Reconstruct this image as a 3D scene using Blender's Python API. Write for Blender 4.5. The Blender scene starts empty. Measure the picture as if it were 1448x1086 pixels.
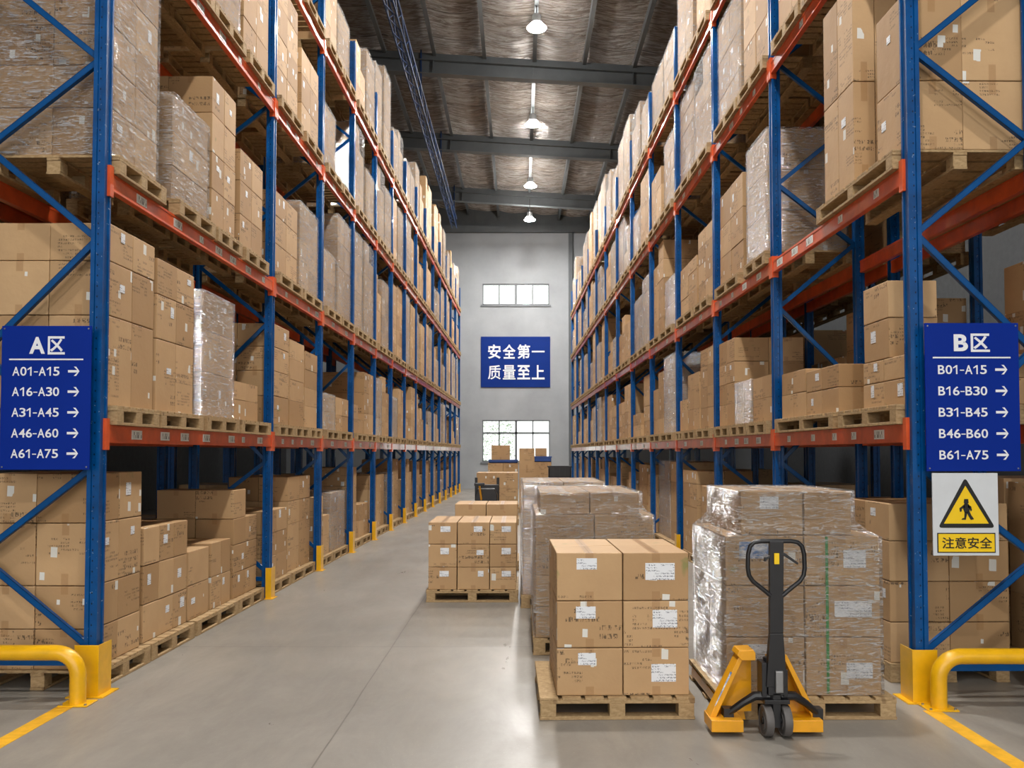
import bpy, bmesh, math, random
from mathutils import Vector, Matrix
from mathutils.bvhtree import BVHTree
from mathutils import noise as mnoise
R = random.Random(7)
scene = bpy.context.scene
C = bpy.data.collections.new('warehouse'); scene.collection.children.link(C)
PI = math.pi

# ------------------------------------------------------------------ camera
F = 1200.0; PITCH = math.radians(2.0); CX, CY = 735.0, 598.1; CAMH = 1.7
cd = bpy.data.cameras.new('camera'); cam = bpy.data.objects.new('camera', cd); C.objects.link(cam)
cam.location = (0, 0, CAMH); cam.rotation_euler = (PI/2 + PITCH, 0, 0)
cd.sensor_width = 36; cd.lens = 36*F/1448; cd.shift_x = (724-CX)/1448; cd.shift_y = (CY-543)/1448
cd.clip_end = 200; scene.camera = cam
cosp, sinp = math.cos(PITCH), math.sin(PITCH)
def proj(p):
    z = p[2]-CAMH
    d = p[1]*cosp + z*sinp
    if d < .1: return None
    return CX+F*p[0]/d, CY-F*(z*cosp-p[1]*sinp)/d, d

# ------------------------------------------------------------------ materials
def lin(c):
    return tuple(((v/255)/12.92 if v/255 <= .04045 else ((v/255+.055)/1.055)**2.4) for v in c)+(1,)
class NT:
    def __init__(s, name):
        s.m = bpy.data.materials.new(name); s.m.use_nodes = True; s.t = s.m.node_tree; s.t.nodes.clear()
        s.out = s.n('ShaderNodeOutputMaterial')
    def n(s, typ, **k):
        nd = s.t.nodes.new(typ)
        for a, b in k.items(): setattr(nd, a, b)
        return nd
    def set(s, sock, v):
        if v is None: return
        if isinstance(v, bpy.types.NodeSocket): s.t.links.new(v, sock)
        else: sock.default_value = v
    def math(s, op, a, b=None, c=None, clamp=False):
        nd = s.n('ShaderNodeMath', operation=op, use_clamp=clamp)
        s.set(nd.inputs[0], a); s.set(nd.inputs[1], b); s.set(nd.inputs[2], c); return nd.outputs[0]
    def mix(s, f, a, b):
        nd = s.n('ShaderNodeMix', data_type='RGBA'); s.set(nd.inputs[0], f); s.set(nd.inputs[6], a); s.set(nd.inputs[7], b); return nd.outputs[2]
    def noise(s, vec, scale, detail=2, rough=.5, dist=0):
        nd = s.n('ShaderNodeTexNoise'); s.set(nd.inputs['Vector'], vec); nd.inputs['Scale'].default_value = scale
        nd.inputs['Detail'].default_value = detail; nd.inputs['Roughness'].default_value = rough; nd.inputs['Distortion'].default_value = dist
        return nd.outputs['Fac']
    def ramp(s, f, lo, hi):
        nd = s.n('ShaderNodeMapRange'); s.set(nd.inputs[0], f); nd.inputs[1].default_value = lo; nd.inputs[2].default_value = hi; return nd.outputs[0]
    def scale(s, vec, sc, rot=(0,0,0)):
        nd = s.n('ShaderNodeMapping'); s.set(nd.inputs[0], vec); nd.inputs['Scale'].default_value = sc; nd.inputs['Rotation'].default_value = rot; return nd.outputs[0]
    def coord(s, k='Object'): return s.n('ShaderNodeTexCoord').outputs[k]
    def bump(s, h, st=.2, d=.01):
        nd = s.n('ShaderNodeBump'); s.set(nd.inputs['Height'], h); nd.inputs['Strength'].default_value = st; nd.inputs['Distance'].default_value = d; return nd.outputs[0]
    def bsdf(s, col, rough=.5, metal=0, normal=None, spec=.5, coat=0):
        nd = s.n('ShaderNodeBsdfPrincipled'); s.set(nd.inputs['Base Color'], col); s.set(nd.inputs['Roughness'], rough); s.set(nd.inputs['Metallic'], metal)
        s.set(nd.inputs['Normal'], normal); nd.inputs['Specular IOR Level'].default_value = spec; nd.inputs['Coat Weight'].default_value = coat
        return nd.outputs[0]
    def done(s, sh): s.t.links.new(sh, s.out.inputs[0]); return s.m
    def uv(s, name): return s.n('ShaderNodeUVMap', uv_map=name).outputs[0]
    def sep(s, v):
        nd = s.n('ShaderNodeSeparateXYZ'); s.set(nd.inputs[0], v); return nd.outputs

def simple(name, rgb, rough=.5, metal=0, var=.12, bump=0.0, coat=0, scale=6, spec=.5):
    t = NT(name); co = t.coord()
    nz = t.noise(co, scale, 4, .6)
    c = lin(rgb); dk = tuple(v*(1-var*1.6) for v in c[:3])+(1,); lt = tuple(min(1, v*(1+var)) for v in c[:3])+(1,)
    col = t.mix(t.ramp(nz, .3, .7), dk, lt)
    rr = t.math('ADD', rough-.06, t.math('MULTIPLY', t.noise(co, scale*3, 2), .12))
    return t.done(t.bsdf(col, rr, metal, t.bump(t.noise(co, scale*12, 2), bump, .002) if bump else None, coat=coat, spec=spec))

def cardboard(name, top):
    t = NT(name); um = t.uv('m'); un = t.uv('n')
    tint = t.n('ShaderNodeAttribute', attribute_name='tint').outputs['Fac']
    base = t.mix(tint, lin((172,136,94)), lin((206,170,126)))
    v = t.ramp(t.noise(um, 2.5, 5, .6), .25, .75)
    base = t.mix(t.math('MULTIPLY', v, .35), base, lin((160,124,88)))
    x, y, z = t.sep(um); a, b, _ = t.sep(un)
    if not top:
        def prt(px, rh, gw, rx, ry, thr, off):
            def cell(cx_, cy_, dz):
                cb = t.n('ShaderNodeCombineXYZ'); t.set(cb.inputs[0], t.math('FLOOR', t.math('DIVIDE', t.math('ADD', x, off), cx_))); t.set(cb.inputs[1], t.math('FLOOR', t.math('DIVIDE', y, cy_))); cb.inputs[2].default_value = dz
                wn = t.n('ShaderNodeTexWhiteNoise'); t.set(wn.inputs[0], cb.outputs[0]); return wn.outputs[0]
            dots = t.math('GREATER_THAN', t.math('ADD', t.math('MULTIPLY', cell(px, px, off), .5), t.math('MULTIPLY', cell(px*.5, px*2, off), .5)), .46)
            row = t.math('LESS_THAN', t.math('FRACT', t.math('DIVIDE', y, rh)), .58)
            gap = t.math('LESS_THAN', t.math('FRACT', t.math('DIVIDE', t.math('ADD', x, off), gw)), .74)
            word = t.math('GREATER_THAN', cell(gw*4, rh, off+1), .38)
            reg = t.math('GREATER_THAN', cell(rx, ry, off+2), thr)
            m = dots
            for q in (row, gap, word, reg): m = t.math('MULTIPLY', m, q)
            return m
        wear = t.ramp(t.noise(um, 22, 2), .36, .5)
        pr = t.math('MAXIMUM', prt(.0045, .026, .017, .27, .13, .80, .1), prt(.009, .055, .036, .22, .11, .90, .37))
        base = t.mix(t.math('MULTIPLY', t.math('MULTIPLY', pr, wear), .72), base, lin((50,42,36)))
        # white sticker scraps
        vo = t.n('ShaderNodeTexVoronoi', distance='CHEBYCHEV'); t.set(vo.inputs['Vector'], t.scale(um, (1.25,.8,1), (0,0,.04))); vo.inputs['Scale'].default_value = 8.5
        cr = t.sep(vo.outputs['Color'])
        st = t.math('MULTIPLY', t.math('GREATER_THAN', cr[0], .77), t.math('LESS_THAN', vo.outputs['Distance'], t.math('MULTIPLY', cr[1], .30)))
        base = t.mix(t.math('MULTIPLY', st, .92), base, lin((226,226,220)))
        # coloured smears
        sm = t.ramp(t.noise(um, 3.7, 3, .6, .6), .70, .76)
        base = t.mix(t.math('MULTIPLY', sm, .5), base, lin((86,128,62)))
        sm2 = t.ramp(t.noise(t.scale(um, (1,1,1), (0,0,2)), 3.1, 3, .6, .6), .72, .77)
        base = t.mix(t.math('MULTIPLY', sm2, .4), base, lin((170,80,50)))
        tp = t.math('MULTIPLY', t.math('LESS_THAN', t.math('ABSOLUTE', a), .026), t.math('GREATER_THAN', t.math('ABSOLUTE', t.math('SUBTRACT', b, .5)), .31))
    else:
        tp = t.math('LESS_THAN', t.math('ABSOLUTE', a), .027)
        seam = t.math('LESS_THAN', t.math('ABSOLUTE', a), .0022)
        base = t.mix(t.math('MULTIPLY', seam, .7), base, lin((60,40,25)))
        sm = t.ramp(t.noise(um, 3.7, 3, .6, .6), .66, .74)
        base = t.mix(t.math('MULTIPLY', sm, .4), base, lin((96,128,72)))
    base = t.mix(t.math('MULTIPLY', tp, .38), base, lin((150,108,66)))
    rough = t.math('SUBTRACT', .62, t.math('MULTIPLY', tp, .3))
    h = t.noise(um, 7, 3, .6)
    return t.done(t.bsdf(base, rough, 0, t.bump(h, .35, .012), spec=.35))

M = {}
M['card'] = cardboard('cardboard', False); M['cardtop'] = cardboard('cardboard_flap', True)
def wood():
    t = NT('pallet_wood'); co = t.coord()
    rnd = t.n('ShaderNodeObjectInfo').outputs['Random']
    g = t.noise(t.scale(co, (14, 14, 30)), 1.6, 5, .65, .8)
    c = t.mix(t.ramp(g, .3, .7), lin((150,122,84)), lin((196,168,126)))
    c = t.mix(t.math('MULTIPLY', rnd, .35), c, lin((150,120,84)))
    kn = t.ramp(t.noise(co, 9, 1), .68, .72)
    c = t.mix(t.math('MULTIPLY', kn, .5), c, lin((92,62,36)))
    return t.done(t.bsdf(c, .7, 0, t.bump(g, .3, .004), spec=.3))
M['wood'] = wood()
def blue_post():
    t = NT('blue_post_paint'); co = t.coord(); x, y, z = t.sep(co)
    nz = t.noise(co, 5, 4, .6)
    c = t.mix(t.ramp(nz, .3, .7), lin((0,60,114)), lin((0,82,148)))
    fz = t.math('ABSOLUTE', t.math('SUBTRACT', t.math('FRACT', t.math('DIVIDE', z, .075)), .5))
    dz = t.math('MULTIPLY', fz, .075)
    def dots(w, off):
        dx = t.math('SUBTRACT', t.math('ABSOLUTE', w), off)
        d = t.math('SQRT', t.math('ADD', t.math('POWER', dx, 2), t.math('POWER', t.math('MULTIPLY', dz, .7), 2)))
        return t.math('LESS_THAN', d, .0052)
    nrm = t.n('ShaderNodeNewGeometry').outputs['Normal']; nx, ny, _ = t.sep(nrm)
    m1 = t.math('MULTIPLY', dots(x, .0), t.math('GREATER_THAN', t.math('ABSOLUTE', ny), .8))
    m2 = t.math('MULTIPLY', dots(y, .026), t.math('GREATER_THAN', t.math('ABSOLUTE', nx), .8))
    c = t.mix(t.math('MULTIPLY', t.math('MAXIMUM', m1, m2), .85), c, lin((8,20,40)))
    chip = t.ramp(t.noise(co, 38, 2), .70, .73)
    c = t.mix(t.math('MULTIPLY', chip, .6), c, lin((150,165,180)))
    return t.done(t.bsdf(c, .32, 0, t.bump(t.noise(co, 20, 2), .15, .003), spec=.25, coat=.12))
M['post'] = blue_post()
M['blue'] = simple('blue_steel_paint', (0,74,134), .32, coat=.1, spec=.25)
M['orange'] = simple('orange_beam_paint', (226,92,44), .34, coat=.3, var=.14)
M['yellow'] = simple('yellow_guard_paint', (238,180,14), .35, coat=.3, var=.08)
M['yellow2'] = simple('yellow_jack_paint', (236,164,12), .33, coat=.4, var=.08)
M['black'] = simple('black_paint', (24,24,27), .38, coat=.1)
M['rubber'] = simple('wheel_polymer', (92,88,86), .5)
M['steel'] = simple('zinc_steel', (150,150,150), .35, metal=.8)
M['dark'] = simple('dark_roof_steel', (92,96,98), .5, var=.1, scale=1.5)
M['signblue'] = simple('sign_blue', (4,42,140), .5, spec=.12, var=.04, scale=2)
M['wallblue'] = simple('wall_sign_blue', (12,46,124), .5, spec=.12, var=.04, scale=2)
M['white'] = simple('white_vinyl', (238,240,244), .45, var=.02)
M['panel'] = simple('warning_panel', (212,216,220), .4, var=.03)
M['warnyel'] = simple('warning_yellow', (248,206,12), .4, var=.03)
M['ink'] = simple('black_ink', (18,18,18), .5)
M['frame'] = simple('window_frame_grey', (112,116,120), .5)
M['plastic_blue'] = simple('blue_plastic', (36,76,150), .4)
M['strap'] = simple('green_strap', (40,140,64), .4)
M['cream'] = simple('pale_render', (220,222,216), .8)
M['leaf'] = simple('foliage', (205,226,196), .8, var=.06)
def wallmat():
    t = NT('painted_wall'); co = t.coord()
    c = t.mix(t.ramp(t.noise(co, .6, 5, .6), .3, .7), lin((154,157,160)), lin((172,175,178)))
    c = t.mix(t.math('MULTIPLY', t.ramp(t.noise(co, 30, 2), .70, .72), .4), c, lin((120,122,124)))
    return t.done(t.bsdf(c, .62, 0, t.bump(t.noise(co, 5, 3), .08, .01), spec=.3))
M['wall'] = wallmat()
M['light_block_dark'] = simple('light_block_dark', (58,58,60), .85)  # dark so the added ground bounces little light into the racks
M['wallside'] = simple('dark_side_cladding', (74,76,78), .6)
def floormat():
    t = NT('polished_concrete'); co = t.coord()
    a = t.ramp(t.noise(co, .55, 6, .62), .3, .7); b = t.ramp(t.noise(t.scale(co, (1,.35,1)), 2.2, 6, .7, .4), .3, .72)
    c = t.mix(a, lin((132,127,119)), lin((158,152,143)))
    c = t.mix(t.math('MULTIPLY', b, .45), c, lin((114,108,100)))
    sp = t.ramp(t.noise(co, 60, 2), .68, .72)
    c = t.mix(t.math('MULTIPLY', sp, .25), c, lin((190,184,172)))
    x, y, z = t.sep(co)
    wob = t.math('MULTIPLY', t.math('SUBTRACT', t.noise(co, .8, 3), .5), .03)
    j = t.math('LESS_THAN', t.math('ABSOLUTE', t.math('ADD', t.math('ADD', x, 1.12), wob)), .005)
    yj = t.math('LESS_THAN', t.math('ABSOLUTE', t.math('SUBTRACT', t.math('FRACT', t.math('DIVIDE', t.math('ADD', y, 1.5), 6)), .5)), .0009)
    jj = t.math('MAXIMUM', j, yj)
    c = t.mix(t.math('MULTIPLY', jj, .55), c, lin((70,66,60)))
    r = t.math('ADD', .27, t.math('MULTIPLY', b, .20))
    return t.done(t.bsdf(c, r, 0, t.bump(t.noise(co, 9, 5, .65), .10, .01), spec=.55))
M['floor'] = floormat()
def foilmat():
    t = NT('roof_foil'); co = t.coord()
    w = t.noise(t.scale(co, (.5, 2.4, 1)), 1.7, 7, .70, 1.4)
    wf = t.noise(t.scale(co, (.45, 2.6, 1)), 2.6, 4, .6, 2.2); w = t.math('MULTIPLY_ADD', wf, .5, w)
    w2 = t.noise(t.scale(co, (.6, 1.3, 1)), 1.1, 4, .6)
    c = t.mix(t.ramp(w2, .3, .7), lin((226,212,200)), lin((252,246,240)))
    c = t.mix(t.ramp(wf, .42, .58), lin((176,160,148)), c)  # crease shading painted into the foil colour, following the wrinkles
    x, y, z = t.sep(co)
    lap = t.math('LESS_THAN', t.math('ABSOLUTE', t.math('SUBTRACT', t.math('FRACT', t.math('DIVIDE', y, 1.5)), .5)), .012)
    c = t.mix(t.math('MULTIPLY', lap, .6), c, lin((90,82,76)))
    return t.done(t.bsdf(c, .24, .35, t.bump(w, 1.0, .6), spec=.8))
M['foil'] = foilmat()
def filmmat():
    t = NT('stretch_film'); co = t.coord('Object')
    rnd = t.n('ShaderNodeObjectInfo').outputs['Random']
    off = t.n('ShaderNodeVectorMath', operation='ADD'); t.set(off.inputs[0], co)
    cb = t.n('ShaderNodeCombineXYZ'); t.set(cb.inputs[0], t.math('MULTIPLY', rnd, 40)); t.set(off.inputs[1], cb.outputs[0])
    v = off.outputs[0]
    s1 = t.noise(t.scale(v, (1, 1, 3.2), (.35,.35,0)), 4.5, 5, .7, 1.2)
    s2 = t.noise(t.scale(v, (1.2, 1.2, 9), (.25,-.3,0)), 5.5, 4, .7, 1.5)
    s3 = t.noise(t.scale(v, (1.6, 1.6, 16), (.5,-.45,0)), 7, 4, .75, 2.0)
    streak = t.ramp(s2, .555, .63); fine = t.ramp(s3, .555, .61)
    nrm = t.bump(t.math('ADD', s1, t.math('MULTIPLY_ADD', s2, .7, t.math('MULTIPLY', s3, .35))), 1.0, .36)
    gl = t.n('ShaderNodeBsdfGlossy'); gl.inputs['Roughness'].default_value = .15; gl.inputs['Color'].default_value = (1,1,1,1); t.set(gl.inputs['Normal'], nrm)
    df = t.n('ShaderNodeBsdfDiffuse'); df.inputs['Color'].default_value = (.9,.9,.9,1)
    tr = t.n('ShaderNodeBsdfTransparent'); tr.inputs['Color'].default_value = (.985,.985,.985,1)
    fr = t.n('ShaderNodeFresnel'); fr.inputs['IOR'].default_value = 1.45; t.set(fr.inputs['Normal'], nrm)
    m1 = t.n('ShaderNodeMixShader'); t.set(m1.inputs[0], t.math('MULTIPLY_ADD', t.math('MAXIMUM', streak, t.math('MULTIPLY', fine, .7)), .85, .015)); t.set(m1.inputs[1], tr.outputs[0]); t.set(m1.inputs[2], df.outputs[0])  # white streaks in the film colour stand in for bright highlights
    fac = t.math('ADD', t.math('MINIMUM', fr.outputs[0], .36), t.math('MULTIPLY', streak, .45), clamp=True)
    m2 = t.n('ShaderNodeMixShader'); t.set(m2.inputs[0], fac); t.set(m2.inputs[1], m1.outputs[0]); t.set(m2.inputs[2], gl.outputs[0])
    return t.done(m2.outputs[0])
M['film'] = filmmat()
def papermat(name, dense, blue=0):
    t = NT(name); co = t.coord(); x, y, z = t.sep(co)
    h = t.n('ShaderNodeCombineXYZ'); t.set(h.inputs[0], t.math('ADD', x, y)); t.set(h.inputs[1], z); v = h.outputs[0]
    rows = t.math('LESS_THAN', t.math('FRACT', t.math('DIVIDE', z, .018)), .55)
    g = t.math('GREATER_THAN', t.noise(v, 120, 1), .52)
    rg = t.ramp(t.noise(v, 14, 1), .5-dense, .53-dense)
    c = t.mix(t.math('MULTIPLY', t.math('MULTIPLY', rows, g), t.math('MULTIPLY', rg, .75)), lin((232,234,238)), lin((60,70,90)))
    if blue: c = t.mix(t.ramp(t.noise(v, 18, 3), .4, .6), c, lin((70,120,180)))
    return t.done(t.bsdf(c, .45))
M['paper'] = papermat('paper_label', .04); M['paperblue'] = papermat('blue_printed_label', .04, 1)
def barcodemat():
    t = NT('barcode_sticker'); co = t.coord(); x, y, z = t.sep(co)
    cb = t.n('ShaderNodeCombineXYZ'); t.set(cb.inputs[0], t.math('FLOOR', t.math('DIVIDE', y, .0045))); t.set(cb.inputs[1], t.math('FLOOR', t.math('DIVIDE', z, .03)))
    wn = t.n('ShaderNodeTexWhiteNoise'); t.set(wn.inputs[0], cb.outputs[0]); g = t.math('GREATER_THAN', wn.outputs[0], .62)
    g = t.math('MULTIPLY', g, t.math('LESS_THAN', t.math('ABSOLUTE', z), .024))
    c = t.mix(t.math('MULTIPLY', g, .75), lin((232,234,230)), lin((50,54,56)))
    return t.done(t.bsdf(c, .4))
M['barcode'] = barcodemat()
def emis(name, col, st):
    t = NT(name); e = t.n('ShaderNodeEmission'); e.inputs[0].default_value = col; e.inputs[1].default_value = st
    return t.done(e.outputs[0])
M['lamp'] = emis('lamp_glow', (1, .975, .94, 1), 900)
M['lens'] = emis('added_band_glow', (1, .97, .92, 1), 85)  # glow for the added band, put in to brighten the ceiling
def glass():
    t = NT('window_glass'); tr = t.n('ShaderNodeBsdfTransparent'); tr.inputs[0].default_value = (.93,.96,.95,1)
    gl = t.n('ShaderNodeBsdfGlossy'); gl.inputs['Roughness'].default_value = .03
    m = t.n('ShaderNodeMixShader'); m.inputs[0].default_value = .06; t.set(m.inputs[1], tr.outputs[0]); t.set(m.inputs[2], gl.outputs[0])
    return t.done(m.outputs[0])
M['glass'] = glass()
M['floorline'] = simple('yellow_floor_paint', (232,172,34), .5, var=.15, scale=8)

# ------------------------------------------------------------------ mesh helpers
class MB:
    def __init__(s): s.v = []; s.f = []; s.mi = []; s.uvm = []; s.uvn = []; s.ti = []
    def box(s, x0, x1, y0, y1, z0, z1, mat=None, mi=0):
        P = [Vector((x, y, z)) for z in (z0, z1) for y in (y0, y1) for x in (x0, x1)]
        if mat is not None: P = [mat @ p for p in P]
        b = len(s.v); s.v += P
        for q in ((0,2,3,1),(4,5,7,6),(0,1,5,4),(1,3,7,5),(3,2,6,7),(2,0,4,6)):
            s.f.append([b+i for i in q]); s.mi.append(mi)
        return s
    def prism(s, poly, y0, y1, mat=None, mi=0):     # polygon in xz extruded along y
        n = len(poly); b = len(s.v)
        P = [Vector((x, y, z)) for y in (y0, y1) for x, z in poly]
        if mat is not None: P = [mat @ p for p in P]
        s.v += P
        s.f.append([b+i for i in range(n)]); s.f.append([b+n+i for i in reversed(range(n))]); s.mi += [mi, mi]
        for i in range(n):
            j = (i+1) % n; s.f.append([b+i, b+n+i, b+n+j, b+j]); s.mi.append(mi)
        return s
    def tube(s, pts, r, seg=10, closed=False, mi=0, rs=None):
        pts = [Vector(p) for p in pts]; n = len(pts); rings = []
        up = Vector((0, 0, 1)); prev = None
        for i, p in enumerate(pts):
            if closed: t = (pts[(i+1) % n]-pts[i-1]).normalized()
            else: t = (pts[min(i+1, n-1)]-pts[max(i-1, 0)]).normalized()
            if prev is None:
                a = t.cross(up if abs(t.z) < .95 else Vector((1, 0, 0))).normalized()
            else: a = (prev-t*prev.dot(t)).normalized()
            prev = a; c = t.cross(a); rr = rs[i] if rs else r
            b = len(s.v); rings.append(b)
            for k in range(seg):
                w = 2*PI*k/seg; s.v.append(p+(a*math.cos(w)+c*math.sin(w))*rr)
        for i in range(n if closed else n-1):
            A, B = rings[i], rings[(i+1) % n]
            for k in range(seg):
                l = (k+1) % seg; s.f.append([A+k, A+l, B+l, B+k]); s.mi.append(mi)
        if not closed:
            s.f.append([rings[0]+k for k in reversed(range(seg))]); s.f.append([rings[-1]+k for k in range(seg)]); s.mi += [mi, mi]
        return s
    def lathe(s, prof, seg=28, axis='z', c=(0,0,0), mi=0):   # prof: (r, h)
        b = len(s.v); n = len(prof); c = Vector(c)
        for r, h in prof:
            for k in range(seg):
                w = 2*PI*k/seg; q = (r*math.cos(w), r*math.sin(w), h)
                if axis == 'x': q = (h, r*math.cos(w), r*math.sin(w))
                s.v.append(c+Vector(q))
        for i in range(n-1):
            for k in range(seg):
                l = (k+1) % seg; s.f.append([b+i*seg+k, b+i*seg+l, b+(i+1)*seg+l, b+(i+1)*seg+k]); s.mi.append(mi)
        s.f.append([b+k for k in reversed(range(seg))]); s.f.append([b+(n-1)*seg+k for k in range(seg)]); s.mi += [mi, mi]
        return s
    def mesh(s, name, mats, bevel=0, smooth=False):
        me = bpy.data.meshes.new(name); me.from_pydata([tuple(p) for p in s.v], [], s.f)
        for m in (mats if isinstance(mats, (list, tuple)) else [mats]): me.materials.append(M[m])
        for p, k in zip(me.polygons, s.mi): p.material_index = k; p.use_smooth = smooth
        if bevel or True:
            bm = bmesh.new(); bm.from_mesh(me)
            bmesh.ops.recalc_face_normals(bm, faces=bm.faces)
            if bevel: bmesh.ops.bevel(bm, geom=list(bm.edges), offset=bevel, segments=1 if bevel < .003 else 2, affect='EDGES', profile=.6)
            bm.to_mesh(me); bm.free()
        return me
def link(name, data, parent=None, loc=(0,0,0), rot=0, mw=None):
    o = bpy.data.objects.new(name, data); C.objects.link(o)
    if parent is not None: o.parent = parent
    o.location = loc; o.rotation_euler = (0, 0, rot)
    return o
def tag(o, label, cat, group=None):
    o['label'] = label; o['category'] = cat
    if group: o['group'] = group
    return o
def smooth(me, ang=35):
    for p in me.polygons: p.use_smooth = True
    try: me.set_sharp_from_angle(angle=math.radians(ang))
    except Exception: pass
    return me
def struct(o): o['kind'] = 'structure'; return o

# ------------------------------------------------------------------ room shell
RZ, RS = 13.05, -.061
def roofz(x): return RZ+RS*x
fl = link('floor', MB().box(-11, 11, -12, 46, -.2, 0).mesh('floor', 'floor')); struct(fl)
struct(link('floor_light_block', MB().box(-60, 60, -90, -12, -.2, -.01).mesh('light_block', 'light_block_dark')))  # unseen ground added behind the camera to block sky light from below
WY = 40.0
# back wall with two window openings
wn = [(-1.77, 1.40, 8.70, 9.70), (-1.77, 1.42, 1.27, 3.23)]
mb = MB(); zs = [0, 1.27, 3.23, 8.70, 9.70, 12.3]
for i in range(5):
    z0, z1 = zs[i], zs[i+1]
    if i in (1, 3):
        mb.box(-11, -1.77, WY, WY+.25, z0, z1); mb.box(1.42 if i == 1 else 1.40, 11, WY, WY+.25, z0, z1)
    else: mb.box(-11, 11, WY, WY+.25, z0, z1)
struct(link('wall_back', mb.mesh('wall_back', 'wall')))
mb = MB(); mb.prism([(-11, 12.3), (11, 12.3), (11, roofz(11)+.1), (-11, roofz(-11)+.1)], WY-.02, WY+.25)
for x in [k*1.05 for k in range(-10, 11)]: mb.box(x-.02, x+.02, WY-.05, WY-.02, 12.32, roofz(x))
struct(link('wall_gable', mb.mesh('wall_gable', 'dark')))
struct(link('wall_left', MB().box(-11.2, -11, -12, WY+.25, 0, roofz(-11)+.1).mesh('w', 'wallside')))
struct(link('wall_right', MB().box(11, 11.2, -12, WY+.25, 0, roofz(11)+.1).mesh('w', 'wallside')))
# foil ceiling: grid with a slight sag between purlins
mb = MB(); nx, ny = 110, 170; X0, X1, Y0, Y1 = -11, 11, -12, WY+.2
for j in range(ny+1):
    y = Y0+(Y1-Y0)*j/ny
    for i in range(nx+1):
        x = X0+(X1-X0)*i/nx
        sag = -.10*abs(math.sin(PI*(x-.40)/1.42))-.05*mnoise.noise(Vector((x*.8, y*1.6, 0)))-.03*mnoise.noise(Vector((x*.9, y*4.5, 3)))
        mb.v.append((x, y, roofz(x)+.10+sag))
for j in range(ny):
    for i in range(nx):
        a = j*(nx+1)+i; mb.f.append([a, a+1, a+nx+2, a+nx+1]); mb.mi.append(0)
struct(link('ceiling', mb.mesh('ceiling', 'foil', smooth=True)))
tn = [0]
def trim(me, loc=(0,0,0)):
    tn[0] += 1; return struct(link('trim_%d' % tn[0], me, None, loc))
for k in range(-7, 8):
    x = .40+1.42*k
    if abs(x) > 10.8: continue
    z = roofz(x)
    mb = MB(); mb.box(-.035, .035, -12, WY-.06, -.22, -.02); mb.box(-.035, .07, -12, WY-.06, -.235, -.22)
    trim(mb.mesh('purlin', 'dark'), (x, 0, z))
ang = math.atan(RS)
for k in range(-5, 3):
    y = 23.75+6.1*k+(0 if k < 2 else .0)
    mt = Matrix.Rotation(-ang, 4, 'Y')
    mb = MB(); mb.box(-11, 11, -.012, .012, -.62, -.02, mt); mb.box(-11, 11, -.13, .13, -.64, -.62, mt); mb.box(-11, 11, -.13, .13, -.26, -.24, mt)
    for x in [.4+2.84*q for q in range(-3, 4)]: mb.box(x-.008, x+.008, -.12, .12, -.62, -.24, mt)
    trim(mb.mesh('rafter', 'dark'), (0, y, RZ-.14))
# rafter against the gable and a dark upright on the back wall
trim(MB().box(-11, 11, -.1, .1, -.18, .12).mesh('gable_girt', 'dark'), (0, WY-.16, 12.3))
trim(MB().box(-.09, .09, -.09, .09, 0, 12.1).mesh('dark_upright', 'dark'), (2.40, WY-.12, 0))
# windows
def window(n, x0, x1, z0, z1, cols, rows):
    t = link('window_%d' % n, None, None, (0, WY, 0)); struct(t)
    mb = MB(); f = .05
    mb.box(x0, x1, .04, .14, z0, z0+f); mb.box(x0, x1, .04, .14, z1-f, z1); mb.box(x0, x0+f, .04, .14, z0, z1); mb.box(x1-f, x1, .04, .14, z0, z1)
    for k in range(1, cols):
        x = x0+(x1-x0)*k/cols; w = .055 if k == cols//2 else .03; mb.box(x-w, x+w, .05, .13, z0, z1)
    for zz in rows: mb.box(x0, x1, .05, .13, zz-.045, zz+.045)
    mb.box(x0-.08, x1+.08, -.05, .03, z0-.09, z0-.01)
    link('window_frame', mb.mesh('wf', 'frame'), t); link('window_pane', MB().box(x0+.02, x1-.02, .085, .095, z0+.02, z1-.02).mesh('wp', 'glass'), t)
window(1, *wn[0], 4, []); window(2, *wn[1], 4, [2.62])
# what is seen outside
mb = MB(); rr = random.Random(3)
for _ in range(2600):
    p = Vector((rr.uniform(-2.6, -.3), rr.uniform(42.6, 43.8), rr.uniform(-.2, 3.6))); s = .09
    a = rr.uniform(0, PI); b = rr.uniform(-.9, .9); d = Vector((math.cos(a), math.sin(a), b)).normalized()*s; e = d.cross(Vector((rr.random(), rr.random(), 1))).normalized()*s*.6
    k = len(mb.v); mb.v += [p, p+d*.5+e, p+d, p+d*.5-e]; mb.f.append([k, k+1, k+2, k+3]); mb.mi.append(0)
tag(link('shrub', mb.mesh('shrub', 'leaf')), 'pale green shrub outside the lower window of the back wall', 'shrub')

# ------------------------------------------------------------------ lamps
hous = MB().lathe([(.05, .34), (.11, .32), (.12, .12), (.13, .12)], 24).mesh('lamp_housing', 'steel'); smooth(hous)
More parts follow.
